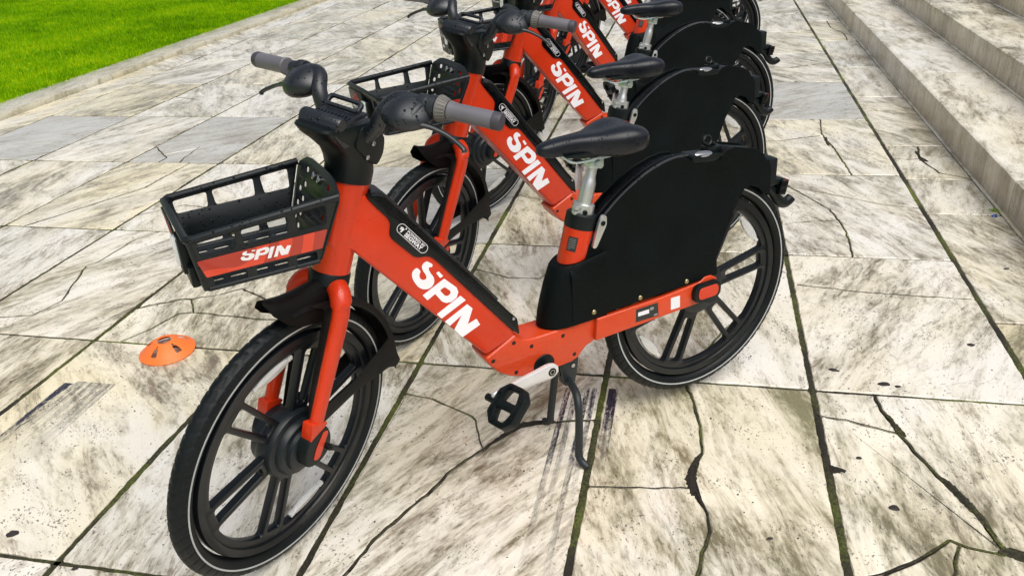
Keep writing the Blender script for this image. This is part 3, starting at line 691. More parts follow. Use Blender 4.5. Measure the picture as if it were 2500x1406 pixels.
    hd = join([box(top + Vector((0.002, 0, 0.008)), (0.042, 0.034, 0.028), 0.006, Matrix.Rotation(R(10), 3, 'Y')),
               tube([top + Vector((0, -0.030, 0.010)), top + Vector((0, 0.030, 0.010))], 0.0085, 16), tube([top + Vector((0, -0.034, 0.010)), top + Vector((0, -0.029, 0.010))], 0.0105, 6),
               box(top + Vector((0.004, 0, 0.024)), (0.05, 0.052, 0.008), 0.003)])
    add('seat_head', 'saddle_clamp', hd, 'mint', 'post')
    for sgn in (-1, 1):
        rl = tube(smooth_path([(-0.470, sgn * 0.008, 0.868), (-0.455, sgn * 0.013, 0.848), (-0.430, sgn * 0.020, 0.834), (-0.365, sgn * 0.023, 0.833), (-0.315, sgn * 0.026, 0.836), (-0.262, sgn * 0.042, 0.862)], 5), 0.0036, 8)
        add('rail%d' % sgn, 'saddle_rail', rl, 'mint', 'post')
    # saddle
    ST = [(-0.528, 0.003, 0.880, 0.876), (-0.524, 0.013, 0.887, 0.866), (-0.512, 0.020, 0.892, 0.859), (-0.490, 0.0245, 0.896, 0.855), (-0.455, 0.027, 0.8985, 0.853), (-0.415, 0.031, 0.899, 0.851), (-0.375, 0.041, 0.8995, 0.842), (-0.345, 0.060, 0.903, 0.836), (-0.312, 0.076, 0.909, 0.832), (-0.278, 0.085, 0.912, 0.832), (-0.250, 0.086, 0.908, 0.836), (-0.228, 0.077, 0.900, 0.842), (-0.215, 0.056, 0.891, 0.850), (-0.210, 0.022, 0.884, 0.860), (-0.209, 0.003, 0.880, 0.868)]
    ST = [(-0.528 + (a_ + 0.528) * 0.935, b_, c_, d_) for a_, b_, c_, d_ in ST]
    bm = bmesh.new(); rings = []
    def interp(sts, per=3):
        V = [Vector(s) for s in sts]; o = []
        for i in range(len(V) - 1):
            for k in range(per): o.append(V[i].lerp(V[i + 1], k / per))
        return o + [V[-1]]
    for x, w, zt, zb in [tuple(v) for v in interp([Vector(s) for s in ST], 2)]:
        ring = []; H = zt - zb
        for k in range(28):
            a = 2 * math.pi * k / 28; c, s = math.cos(a), math.sin(a)
            yy = w * (abs(s) ** 0.85) * (1 if s >= 0 else -1)
            if c >= 0: zz = zb + H * (0.38 + 0.62 * c ** 0.5)
            else: zz = zb + H * (0.38 - 0.38 * abs(c) ** 0.5); yy *= 0.93
            # groove down the middle of the top
            if c > 0: zz -= 0.011 * math.exp(-(yy / 0.026) ** 2) * max(0, (w - 0.034) / 0.05)
            ring.append(bm.verts.new((x, yy, zz)))
        rings.append(ring)
    for A, B in zip(rings, rings[1:]):
        for k in range(28): bm.faces.new((A[k], A[(k + 1) % 28], B[(k + 1) % 28], B[k]))
    bm.faces.new(rings[0]); bm.faces.new(rings[-1][::-1])
    for _ in range(1): bmesh.ops.smooth_vert(bm, verts=bm.verts, factor=0.4, use_axis_x=True, use_axis_y=True, use_axis_z=True)
    add('saddle', 'saddle', bm_mesh(bm, smooth=70), 'saddle', None, 'saddle')
    add('saddle_pan', 'saddle_pan', prism(round_poly([(-0.47, 0.858), (-0.43, 0.846), (-0.30, 0.838), (-0.24, 0.846), (-0.23, 0.858)], 0.006, 2), -0.035, 0.035, 0.004), 'black', 'saddle')

    # ---- crank (built round its own spindle), pedals
    for sgn, ang in ((-1, 0), (1, 180)):
        bm = bmesh.new(); secs = []
        for t, w, th, y in ((-0.020, 0.010, 0.010, 0.078), (-0.010, 0.019, 0.014, 0.078), (0.004, 0.0225, 0.015, 0.078), (0.018, 0.0220, 0.015, 0.078), (0.045, 0.0195, 0.014, 0.080), (0.09, 0.0170, 0.013, 0.084), (0.14, 0.0145, 0.012, 0.090), (0.165, 0.0150, 0.012, 0.093), (0.178, 0.0125, 0.010, 0.094), (0.183, 0.007, 0.010, 0.094)):
            x = -t
            secs.append([bm.verts.new((x, sgn * y + th / 2 * sy, w * sz)) for sy, sz in ((-1, -0.72), (-1, 0.72), (-0.55, 1), (0.55, 1), (1, 0.72), (1, -0.72), (0.55, -1), (-0.55, -1))])
        for A, B in zip(secs, secs[1:]):
            for k in range(8): bm.faces.new((A[k], A[(k + 1) % 8], B[(k + 1) % 8], B[k]))
        bm.faces.new(secs[0]); bm.faces.new(secs[-1][::-1])
        if sgn == 1: bmesh.ops.rotate(bm, verts=bm.verts, cent=(0, 0, 0), matrix=Matrix.Rotation(math.pi, 3, 'Y'))
        arm = bm_mesh(bm, smooth=50)
        key = 'crank%d' % sgn
        add(key, 'crank_arm', arm, 'silver', None, 'crank')
        b1 = lathe([(0, -0.03), (0.012, -0.03), (0.012, 0.0), (0.0115, 0.001), (0.0095, 0.001), (0.009, 0.0), (0.0035, 0.0), (0.003, 0.001), (0, 0.001)], 24, 'Z'); align(b1, (0, sgn * 0.0855, 0), (0, sgn, 0)); add(key + 'b', 'crank_bolt', b1, 'black', key)
        b2 = lathe([(0.0055, 0.0), (0.0075, 0.0), (0.0075, 0.0012), (0.0055, 0.0012)], 24, 'Z', close=True); align(b2, (0, sgn * 0.0860, 0), (0, sgn, 0)); add(key + 'r', 'bolt_ring', b2, 'steel', key)
        # pedal: open cage with hexagonal outline
        hexo = [(-0.028, -0.044), (-0.050, -0.020), (-0.050, 0.026), (-0.030, 0.048), (0.030, 0.048), (0.050, 0.026), (0.050, -0.020), (0.028, -0.044)]
        hl = [round_poly([(-0.036, -0.018), (-0.036, 0.022), (-0.010, 0.030), (-0.010, -0.026)], 0.005, 2), round_poly([(0.010, -0.026), (0.010, 0.030), (0.036, 0.022), (0.036, -0.018)], 0.005, 2)]
        pd = plate2d(round_poly(hexo, 0.004, 2), hl, 0.022, 0.002)
        pins = [box((x, y, s * 0.0125), (0.005, 0.005, 0.005), 0.001) for x, y in ((-0.042, -0.012), (-0.042, 0.018), (-0.02, 0.04), (0.02, 0.04), (0.042, 0.018), (0.042, -0.012), (-0.02, -0.036), (0.02, -0.036)) for s in (-1, 1)]
        ax = tube([(0, -0.075, 0), (0, 0.04, 0)], 0.009, 14)
        pm = join([pd] + pins + [ax])
        if sgn == -1: pm.transform(Matrix.Rotation(math.pi, 4, 'X'))
        pm.transform(Matrix.Rotation(R(-40), 4, 'Y') @ Matrix.Rotation(R(12), 4, 'Z') @ Matrix.Scale(1.12, 4))
        pm.transform(Matrix.Translation((-0.170 * (1 if sgn == -1 else -1), sgn * 0.152, 0)))
        add(key + 'p', 'pedal', pm, 'black', key)
    # ---- kickstand
    kb = join([prism([(-0.484, 0.292), (-0.432, 0.292), (-0.434, 0.262), (-0.444, 0.205), (-0.477, 0.203), (-0.487, 0.26)], -0.020, -0.008, 0.002), prism([(-0.478, 0.292), (-0.440, 0.292), (-0.441, 0.262), (-0.449, 0.205), (-0.474, 0.203), (-0.481, 0.26)], 0.008, 0.020, 0.002),
               box((-0.463, 0, 0.210), (0.026, 0.036, 0.022), 0.004), box((-0.461, 0, 0.246), (0.028, 0.036, 0.006), 0.001), box((-0.460, 0, 0.272), (0.03, 0.036, 0.012), 0.002)])
    add('stand', 'kickstand', kb, 'stand')
    lp = tube([(-0.452, -0.024, 0.262), (-0.452, 0.024, 0.262)], 0.006, 12); add('stand_pin', 'pivot_pin', lp, 'steel', 'stand')
    l1 = smooth_path([(-0.464, -0.012, 0.214), (-0.470, -0.045, 0.214), (-0.483, -0.085, 0.213), (-0.491, -0.106, 0.190), (-0.492, -0.110, 0.150), (-0.497, -0.1135, 0.050), (-0.498, -0.116, 0.032), (-0.494, -0.124, 0.018), (-0.487, -0.140, 0.0075)], 4)
    add('leg1', 'stand_leg', tube(l1, 0.0108, 14), 'stand', 'stand')
    l2 = smooth_path([(-0.464, 0.012, 0.214), (-0.460, 0.038, 0.216), (-0.458, 0.058, 0.203), (-0.459, 0.068, 0.170), (-0.468, 0.080, 0.050), (-0.469, 0.083, 0.026), (-0.472, 0.092, 0.014), (-0.478, 0.106, 0.009)], 4)
    add('leg2', 'stand_leg', tube(l2, 0.0108, 14), 'stand', 'stand')

    # ---- basket (fixed to the head tube)
    def side(sgn):
        out = round_poly([(-1.353, 0.903), (-1.062, 0.926), (-1.112, 0.790), (-1.335, 0.790)], 0.012, 4)
        wins = []
        for x0, x1 in ((-1.334, -1.266), (-1.252, -1.165), (-1.147, -1.088)):
            zt = lambda x: 0.8935 + (x + 1.364) * 0.076
            wins.append(round_poly([(x0, 0.868 + (x0 + 1.364) * 0.02), (x0 - 0.003, zt(x0)), (x1, zt(x1)), (x1 - 0.003, 0.868 + (x1 + 1.364) * 0.02)], 0.006, 3))
        for x0, x1 in ((-1.318, -1.256), (-1.236, -1.176), (-1.156, -1.116)):
            wins.append(round_poly([(x0, 0.797), (x0 - 0.002, 0.816), (x1, 0.816), (x1, 0.797)], 0.004, 3))
        me = xz_plate(out, wins, 0, 0.004, 0.001)
        def yf(z): return 0.114 + max(0, z - 0.79) * 0.20
        for v in me.vertices: v.co.y = sgn * (yf(v.co.z) + (v.co.y))
        if sgn < 0: me.flip_normals()
        return me, yf
    mL, yf = side(-1); mR, _ = side(1)
    rimp = []
    pts = [(-1.062, -0.1405, 0.926), (-1.342, -0.1365, 0.9045), (-1.353, -0.125, 0.903), (-1.354, 0.125, 0.903), (-1.342, 0.1365, 0.9045), (-1.062, 0.1405, 0.926)]
    rimt = tube(pts, 0.0078, 12)
    edge = tube([(-1.112, -0.114, 0.791), (-1.328, -0.114, 0.791), (-1.336, -0.106, 0.791), (-1.336, 0.106, 0.791), (-1.328, 0.114, 0.791), (-1.112, 0.114, 0.791)], 0.005, 10)
    post1 = [tube([(-1.350, s * 0.134, 0.903), (-1.335, s * 0.112, 0.791)], 0.0058, 10) for s in (-1, 1)]
    # floor with slots
    sl = []
    for ix in range(5):
        for iy in range(4):
            cx, cy = -1.312 + ix * 0.044, -0.081 + iy * 0.054
            sl.append(round_poly([(cx - 0.016, cy - 0.006), (cx + 0.016, cy - 0.006), (cx + 0.016, cy + 0.006), (cx - 0.016, cy + 0.006)], 0.005, 2))
    fl = plate2d(round_poly([(-1.336, -0.114), (-1.108, -0.114), (-1.108, 0.114), (-1.336, 0.114)], 0.006, 2), sl, 0.004, 0.0008); fl.transform(Matrix.Translation((0, 0, 0.7915)))
    # front wall
    fw = plate2d(round_poly([(-0.112, 0.0), (-0.134, 0.112), (0.134, 0.112), (0.112, 0.0)], 0.006, 2), [round_poly([(-0.10, 0.066), (-0.108, 0.098), (-0.075, 0.098), (-0.072, 0.066)], 0.005, 2), round_poly([(0.072, 0.066), (0.075, 0.098), (0.108, 0.098), (0.10, 0.066)], 0.005, 2)], 0.004, 0.001)
    fw.transform(basis((-1.336, 0, 0.791), (0, 1, 0), (-0.14, 0, 0.990)))
    # rear plate bolted to the head tube
    tall = 0.170
    bo = round_poly([(-0.114, 0.0), (-0.141, 0.128), (-0.136, 0.145), (-0.092, 0.166), (-0.06, tall), (0.06, tall), (0.092, 0.166), (0.136, 0.145), (0.141, 0.128), (0.114, 0.0)], 0.010, 3)
    hl = []
    for s in (-1, 1):
        for k, (cx, cy) in enumerate([(0.072, 0.142), (0.070, 0.110), (0.068, 0.078), (0.066, 0.046), (0.064, 0.018), (0.098, 0.094), (0.096, 0.062), (0.094, 0.032)]):
            hl.append(round_poly([(s * cx - 0.011, cy - 0.0058), (s * cx + 0.011, cy - 0.0058), (s * cx + 0.011, cy + 0.0058), (s * cx - 0.011, cy + 0.0058)], 0.005, 2))
    bp_ = plate2d(bo, hl, 0.004, 0.001); BM = basis((-1.108, 0, 0.791), (0, 1, 0), (0.352, 0, 0.936)); bp_.transform(BM)
    add('basket', 'basket', join([mL, mR, rimt, edge, fl, fw, bp_] + post1), 'basket')
    for sx in (-1, 1):
        sb = lathe([(0, 0), (0.0085, 0), (0.0085, 0.003), (0.006, 0.005), (0.003, 0.005), (0.003, 0.003), (0, 0.003)], 18, 'Z'); align(sb, BM @ Vector((sx * 0.017, 0.142, 0.003)), BM.to_3x3() @ Vector((0, 0, -1)))
        sb.transform(Matrix.Translation(BM.to_3x3() @ Vector((0, 0, -0.006)))); add('bbolt%d' % sx, 'bolt', sb, 'steel', 'basket')
    # side stickers follow the slope of the wall
    for sgn in (-1, 1):
        n = 8; bm = bmesh.new(); rows = []
        q = [(-1.343, 0.858), (-1.090, 0.862), (-1.104, 0.821), (-1.331, 0.819)]
        poly = round_poly(q, 0.003, 2)
        bm.faces.new([bm.verts.new((x, sgn * (yf(z) + 0.0028), z)) for x, z in poly])
        add('sticker%d' % sgn, 'side_sticker', bm_mesh(bm), 'sticker', 'basket')
    # lettering on the left sticker: glyph coordinates along/up mapped to the sticker
    gd = Vector((0.607, -0.795)); gu = Vector((0.795, 0.607)); go = Vector((-0.8885, 0.660))
    def xf(x, z):
        p = Vector((x, z)) - go; a = p.dot(gd); b = p.dot(gu) 
        return (a, b)
    aa = [xf(*p) for g, _ in GLYPHS for p in g]
    amin, amax = min(a for a, b in aa), max(a for a, b in aa); bmin, bmax = min(b for a, b in aa), max(b for a, b in aa)
    def xs(x, z):
        a, b = xf(x, z); v = (b - bmin) / (bmax - bmin); u = (a - amin) / (amax - amin)
        return (-1.262 + u * 0.098 - 0.004 * (1 - v), 0.8275 + v * 0.0285)
    for k, g in enumerate(glyph_meshes(xs, 0, 0.0004)):
        for v in g.vertices: v.co.y = -(yf(v.co.z) + 0.0034 - v.co.y)
        add('bl%d' % k, 'letter', g, 'white_print', 'basket')
    # sign board and headlight on the front
    FB = basis((-1.349, 0.040, 0.770), (0, -1, 0), (-0.10, 0, 0.995))
    sign = plate2d(round_poly([(-0.075, 0), (-0.075, 0.128), (0.045, 0.128), (0.045, 0)], 0.005, 2), [], 0.004, 0.0008); sign.transform(FB)
    add('sign', 'front_sign', sign, 'black', 'basket')
    ic = []
    for cx in (-0.034, 0.006): ic.append(plate2d([(cx + 0.0125 * math.cos(R(t)), 0.095 + 0.0125 * math.sin(R(t))) for t in range(0, 360, 20)], [[(cx + 0.0095 * math.cos(R(t)), 0.095 + 0.0095 * math.sin(R(t))) for t in range(0, 360, 20)]], 0.0005))
    for p0, p1 in (((-0.034, 0.095), (-0.024, 0.115)), ((-0.024, 0.115), (-0.004, 0.115)), ((-0.004, 0.115), (0.006, 0.095)), ((-0.034, 0.095), (-0.014, 0.098)), ((-0.014, 0.098), (-0.004, 0.115)), ((-0.028, 0.121), (-0.020, 0.121)), ((-0.006, 0.12), (0.001, 0.121))):
        dx, dy = p1[0] - p0[0], p1[1] - p0[1]; l = math.hypot(dx, dy); nx, ny = -dy / l * 0.0014, dx / l * 0.0014
        ic.append(plate2d([(p0[0] + nx, p0[1] + ny), (p1[0] + nx, p1[1] + ny), (p1[0] - nx, p1[1] - ny), (p0[0] - nx, p0[1] - ny)], [], 0.0005))
    icon = join(ic, 0); icon.transform(FB @ Matrix.Translation((0, 0, 0.0026))); add('icon', 'bicycle_icon', icon, 'red', 'basket')
    tx = text_mesh('TAKE A SPIN', 0.0130, 0.0002, 0.0003); tx.transform(FB @ Matrix.Translation((-0.064, 0.068, 0.0026)) @ Matrix.Diagonal((1.1, 1, 1, 1))); add('sign_text', 'sign_text', tx, 'white_print', 'basket')
    sm = plate2d([(-0.058, 0.020), (-0.058, 0.032), (-0.020, 0.032), (-0.020, 0.020)], [], 0.0004); sm.transform(FB @ Matrix.Translation((0, 0, 0.0026))); add('sign_tag', 'sign_label', sm, 'white_label', 'basket')
    hl_ = join([box((-1.350, -0.020, 0.840), (0.026, 0.050, 0.080), 0.008), box((-1.346, -0.030, 0.800), (0.018, 0.070, 0.045), 0.006)])
    add('headlamp', 'headlight', hl_, 'black', 'basket')
    add('lamp', 'headlight_lens', box((-1.364, -0.020, 0.848), (0.010, 0.030, 0.058), 0.004), 'lamp_lens', 'basket')

    # ================= steered parts
    HUB = Vector((-1.2355, 0, 0.3345))
    crown = tube([on_axis(0.717), on_axis(0.713), on_axis(0.689), on_axis(0.684)], [0.043, 0.0455, 0.0455, 0.038], 36)
    add('crown', 'fork_crown_seal', crown, 'black', None, 'steer')
    fk = []
    for sgn, k in ((-1, 'L'), (1, 'R')):
        path = smooth_path([(-1.078, sgn * 0.022, 0.694), (-1.094, sgn * 0.050, 0.686), (-1.108, sgn * 0.064, 0.660), (-1.124, sgn * 0.0675, 0.62), (-1.168, sgn * 0.068, 0.515), (-1.217, sgn * 0.068, 0.398)], 5)
        n = len(path); rr = [0.024 if i < n * 0.6 else 0.024 - 0.005 * (i - n * 0.6) / (n * 0.4) for i in range(n)]
        leg = tube(path, rr, 20, flat=1.0, flat_axis=(1, 0, 0)); 
        for v in leg.vertices:
            yc = sgn * 0.067
            if v.co.z < 0.67: v.co.y = yc + (v.co.y - yc) * 0.68
        flange = prism(round_poly([(-1.238, 0.424), (-1.200, 0.408), (-1.190, 0.398), (-1.236, 0.372), (-1.250, 0.376)], 0.003, 2), sgn * 0.067 - 0.0148, sgn * 0.067 + 0.0148, 0.003)
        add('fork' + k, 'fork_leg', join([leg, flange]), 'orange', None, 'steer')
        dc = prism(round_poly([(-1.255, 0.384), (-1.195, 0.397), (-1.180, 0.352), (-1.196, 0.312), (-1.235, 0.300), (-1.268, 0.316), (-1.272, 0.350)], 0.018, 4), sgn * 0.067 - 0.016, sgn * 0.067 + 0.016, 0.006, 3)
        add('drop' + k, 'dropout_cover', dc, 'black', 'fork' + k)
        pill = prism(round_poly([(-1.208, 0.386), (-1.192, 0.378), (-1.214, 0.340), (-1.228, 0.318), (-1.248, 0.324), (-1.238, 0.350)], 0.009, 3), *sorted((sgn * 0.083, sgn * 0.0850)), 0.0006, 1)
        add('inlay' + k, 'cover_inlay', pill, 'orange', 'fork' + k)
        nut = lathe([(0, 0), (0.007, 0), (0.007, 0.012), (0.004, 0.013), (0.004, 0.018), (0, 0.018)], 8, 'Z'); align(nut, (-1.200, sgn * 0.082, 0.333), (0, sgn, 0)); add('nut' + k, 'axle_nut', nut, 'black', 'fork' + k)
    # front mudguard: arch band, slotted side cheeks, visor towards the front, stays
    hx, hz = HUB.x, HUB.z
    bm = bmesh.new(); prev = None
    for i in range(25):
        an = R(-3 + 91 * i / 24); r = 0.372 - 0.010 * math.sin(R(180 * i / 24))
        row = [bm.verts.new((hx + (r - 0.014 * (abs(y) / 0.038) ** 3) * math.cos(an), y, hz + (r - 0.014 * (abs(y) / 0.038) ** 3) * math.sin(an))) for y in (-0.038, -0.030, -0.018, 0, 0.018, 0.030, 0.038)]
        if prev:
            for a_, b_, c_, d_ in zip(prev, prev[1:], row[1:], row): bm.faces.new((a_, b_, c_, d_))
        prev = row
    bmesh.ops.solidify(bm, geom=bm.faces[:], thickness=0.003)
    band = bm_mesh(bm, smooth=50)
    ch = []
    def P(r, a): return (hx + r * math.cos(R(a)), hz + r * math.sin(R(a)))
    outer = [P(0.362, a) for a in range(80, 2, -6)] + [P(0.366, 5), P(0.376, 1), P(0.356, -0.5), P(0.328, 2.5), (hx + 0.20, hz + 0.026), (hx + 0.055, hz + 0.012), (hx + 0.018, hz + 0.035), (-1.190, 0.470), (-1.130, 0.660)]
    win = [P(0.345, a) for a in range(60, 16, -6)] + [(hx + 0.300, hz + 0.098), (hx + 0.200, hz + 0.062), (hx + 0.092, hz + 0.058), (hx + 0.068, hz + 0.085), (hx + 0.098, hz + 0.180), (hx + 0.138, hz + 0.270)]
    for sgn in (-1, 1):
        ch.append(xz_plate(round_poly(outer, 0.008, 2), [round_poly(win, 0.010, 2)], sgn * 0.0365, 0.003, 0.0006))
    add('fender', 'front_mudguard', join([band] + ch), 'fender', None, 'steer')
    # visor
    bm = bmesh.new(); prev = None
    secs = [((-1.075, 0.712), (-1.095, 0.615), 0.036), ((-1.115, 0.714), (-1.145, 0.635), 0.038), ((-1.160, 0.716), (-1.198, 0.655), 0.038), ((-1.205, 0.722), (-1.240, 0.684), 0.036), ((-1.245, 0.735), (-1.266, 0.716), 0.026), ((-1.272, 0.747), (-1.275, 0.743), 0.008)]
    for (xt, zt), (xb, zb), w in secs:
        row = []
        for k in range(-6, 7):
            t = R(90 * k / 6); row.append(bm.verts.new((xt + (xb - xt) * (1 - math.cos(t)), w * math.sin(t), zt + (zb - zt) * (1 - math.cos(t)))))
        if prev:
            for a_, b_, c_, d_ in zip(prev, prev[1:], row[1:], row): bm.faces.new((a_, b_, c_, d_))
        prev = row
    bmesh.ops.solidify(bm, geom=bm.faces[:], thickness=0.004)
    add('visor', 'mudguard_visor', bm_mesh(bm, smooth=50), 'fender', 'fender')

    # stem housing: rounded neck growing into a box that carries bar, clamp and display
    bm = bmesh.new(); rings = []
    nn = 40
    def rr_sec(z, cx, hx_, hy, p):      # superellipse section
        out = []
        for k in range(nn):
            a = 2 * math.pi * k / nn; c, s = math.cos(a), math.sin(a)
            out.append((cx + hx_ * math.copysign(abs(c) ** (2 / p), c), hy * math.copysign(abs(s) ** (2 / p), s), z))
        return out
    SEC = [(0.910, on_axis(0.910).x, 0.0520, 0.0500, 2.0, 0), (0.935, on_axis(0.935).x, 0.0515, 0.0505, 2.0, 0), (0.958, -0.990, 0.0530, 0.0505, 2.1, 0), (0.985, -0.993, 0.056, 0.0505, 2.5, 0.1),
           (1.010, -1.005, 0.068, 0.0505, 3.2, 0.2), (1.030, -1.018, 0.077, 0.0510, 4.0, 0.3), (1.046, -1.026, 0.080, 0.0510, 4.5, 0.35), (1.052, -1.028, 0.076, 0.048, 4.5, 0.35)]
    for z, cx, ax_, ay, p, tilt in SEC:
        base_t = 0.344 * max(0, 1 - tilt * 3.2)
        rings.append([bm.verts.new((x, y, zz - (x - cx) * (base_t if tilt < 0.1 else 0.16))) for x, y, zz in rr_sec(z, cx, ax_, ay, p)])
    for A, B in zip(rings, rings[1:]):
        for k in range(nn): bm.faces.new((A[k], A[(k + 1) % nn], B[(k + 1) % nn], B[k]))
    bm.faces.new(rings[0][::-1]); bm.faces.new(rings[-1])
    add('stem', 'stem_housing', bm_mesh(bm, smooth=50), 'black', None, 'steer')
    cheek = [prism(round_poly([(-1.005, 1.046), (-0.955, 1.030), (-0.934, 0.998), (-0.940, 0.965), (-0.962, 0.944), (-0.985, 0.960), (-1.03, 1.01)], 0.010, 3), *sorted((s * 0.046, s * 0.0545)), 0.002) for s in (-1, 1)]
    for k, cm in enumerate(cheek): add('cheek%d' % k, 'stem_cheek', cm, 'black', 'stem')
    for k, (x, z) in enumerate([(-0.974, 0.999), (-0.994, 0.975)]):
        for s in (-1, 1):
            bq = lathe([(0, 0), (0.0055, 0), (0.0055, 0.002), (0.0046, 0.0026), (0.0028, 0.0026), (0.0024, 0.0012), (0, 0.0012)], 18, 'Z'); align(bq, (x, s * (0.0545 if k < 2 else 0.0502), z), (0, s, 0)); add('sb%d%d' % (k, s), 'bolt', bq, 'steel', 'stem')
    # front cap
    roll = join([tube([(-1.090, -0.050, 1.079), (-1.090, -0.046, 1.079), (-1.090, 0.046, 1.079), (-1.090, 0.050, 1.079)], [0.012, 0.0145, 0.0145, 0.012], 20),
                 prism(round_poly([(-1.106, 1.082), (-1.082, 1.094), (-1.055, 1.056), (-1.050, 1.030), (-1.082, 1.026), (-1.110, 1.060)], 0.006, 3), -0.048, 0.048, 0.004)])
    roll.transform(Matrix.Translation((0.028, 0, -0.014))); add('roll', 'front_cap', roll, 'black_wet', 'stem')
    dia = box((0, 0, 0), (0.0006, 0.022, 0.013), 0.0002); dia.transform(Matrix.Translation((-1.0505, 0.012, 1.0065)) @ Matrix.Rotation(R(-42), 4, 'Y')); add('diamond', 'small_sticker', dia, 'white_label', 'stem')
    # phone shelf with ribs and a slotted clamp
    shelf = [box((-1.020, 0, 1.0615), (0.082, 0.094, 0.008), 0.003)] + [box((-1.050 + 0.0001 * 0, -0.040 + i * 0.0089, 1.067), (0.05, 0.0036, 0.004), 0.001) for i in range(10)]
    add('shelf', 'phone_shelf', join(shelf), 'black_wet', 'stem')
    slot_o = round_poly([(-0.045, -0.014), (0.045, -0.014), (0.045, 0.014), (-0.045, 0.014)], 0.0135, 5); slot_i = round_poly([(-0.036, -0.006), (0.036, -0.006), (0.036, 0.006), (-0.036, 0.006)], 0.0058, 5)
    pc = plate2d(slot_o, [slot_i], 0.010, 0.003); pc.transform(basis((-0.995, 0, 1.078), (0, -1, 0), (0.80, 0, 0.60))); add('phone_clamp', 'phone_clamp', pc, 'black_wet', 'stem')
    # handlebar: arms, brake housings, grips, levers
    def bar(sgn, G0, G1, tag):
        G0, G1 = Vector(G0), Vector(G1); d = (G1 - G0).normalized()
        arm = tube(smooth_path([(-0.985, sgn * 0.045, 1.015), (-0.980, sgn * 0.066, 1.040), (-0.975, sgn * 0.084, 1.078), G0 - d * 0.078, G0 - d * 0.030, G0 + d * 0.01], 6), 0.0165, 18)
        add('arm' + tag, 'handlebar_arm', arm, 'black_wet', None, 'steer')
        # domed control housing over the bend
        bm = bmesh.new(); bmesh.ops.create_uvsphere(bm, u_segments=28, v_segments=16, radius=1)
        for v in bm.verts:
            x, y, z = v.co
            s = 1 - 0.28 * max(0, -y * 1.0)
            v.co = Vector((x * (0.046 if x < 0 else 0.033) * s, y * 0.054, z * 0.025 + 0.011 * (1 - y * y) * (1 if z > 0 else 0.2) + x * 0.010))
        ex_ = Vector((1, 0, 0)); ey_ = d; mt = Matrix((ex_, ey_, Vector((0, 0, 1)))).transposed().to_4x4(); mt.translation = G0 - d * 0.046 + Vector((-0.020, 0, -0.020))
        bmesh.ops.transform(bm, matrix=mt, verts=bm.verts)
        add('pod' + tag, 'control_pod', bm_mesh(bm, smooth=60), 'black_wet', 'arm' + tag)
        br = join([tube([G0 - d * 0.034, G0 - d * 0.030, G0 - d * 0.014, G0 - d * 0.010], [0.019, 0.0215, 0.0215, 0.018], 22),
                   tube(smooth_path([G0 - d * 0.040 + Vector((-0.012, 0, -0.002)), G0 - d * 0.024 + Vector((-0.034, 0, -0.010))], 4), 0.014, 14)])
        add('bracket' + tag, 'brake_bracket', br, 'black_wet', 'arm' + tag)
        bm = bmesh.new(); bmesh.ops.create_uvsphere(bm, u_segments=24, v_segments=12, radius=1)
        for v in bm.verts:
            x, y, z = v.co; v.co = Vector((math.copysign(abs(x) ** 0.7, x) * 0.041, math.copysign(abs(y) ** 0.6, y) * 0.016, math.copysign(abs(z) ** 0.8, z) * 0.024 + x * 0.012))
        mt2 = mt.copy(); mt2.translation = G0 - d * 0.024 + Vector((-0.016, 0, -0.012)); bmesh.ops.transform(bm, matrix=mt2, verts=bm.verts)
        add('hood' + tag, 'lever_hood', bm_mesh(bm, smooth=60), 'black_wet', 'arm' + tag)
        if sgn < 0:
            add('bell' + tag, 'bell_ring', tube([G0 - d * 0.008, G0 - d * 0.006, G0 + d * 0.008, G0 + d * 0.010], [0.021, 0.024, 0.024, 0.021], 26), 'black_wet', 'arm' + tag)
            ringg = [tube([G0 + d * 0.010, G0 + d * 0.012, G0 + d * 0.016, G0 + d * 0.030, G0 + d * 0.032], [0.024, 0.0265, 0.0262, 0.0205, 0.019], 30)]
            u1 = Vector((0, 0, 1)); u1 = (u1 - d * u1.dot(d)).normalized(); v1 = d.cross(u1)
            for k in range(22):
                a = 2 * math.pi * k / 22; o_ = u1 * math.cos(a) + v1 * math.sin(a)
                ringg.append(tube([G0 + d * 0.015 + o_ * 0.0262, G0 + d * 0.030 + o_ * 0.0208], 0.0012, 5))
            add('shifter' + tag, 'shifter_ring', join(ringg), 'grip_ring', 'arm' + tag)
        g = tube([G0 + d * 0.033, G0 + d * 0.035, G0 + d * 0.050, G1 - d * 0.018], [0.0175, 0.0195, 0.0172, 0.0176], 26)
        ge = tube([G1 - d * 0.0178, G1 - d * 0.004, G1], [0.0179, 0.0179, 0.0165], 26)
        add('grip' + tag, 'grip', g, 'grip', 'arm' + tag); add('gripend' + tag, 'grip_end', ge, 'grip_end', 'arm' + tag)
        z0 = G0.z
        lev = smooth_path([G0 - d * 0.045 + Vector((-0.034, 0, -0.020)), G0 - d * 0.018 + Vector((-0.040, 0, -0.024)), G0 + d * 0.015 + Vector((-0.033, 0, -0.028)), G0 + d * 0.050 + Vector((-0.030, 0, -0.038)), G0 + d * 0.085 + Vector((-0.036, 0, -0.052)), G0 + d * 0.094 + Vector((-0.040, 0, -0.060))], 5)
        n = len(lev); rr = [0.0115 - 0.0055 * min(1, i / (n * 0.45)) for i in range(n)]; rr[-1] = 0.0062; rr[-2] = 0.0075
        add('lever' + tag, 'brake_lever', tube(lev, rr, 12, flat=0.75, flat_axis=(0, 0, 1)), 'black_wet', 'arm' + tag)
        return G0
    bar(-1, (-0.951, -0.188, 1.107), (-0.932, -0.332, 1.109), 'L')
    bar(1, (-0.930, 0.186, 1.088), (-0.902, 0.332, 1.067), 'R')
build_kit()
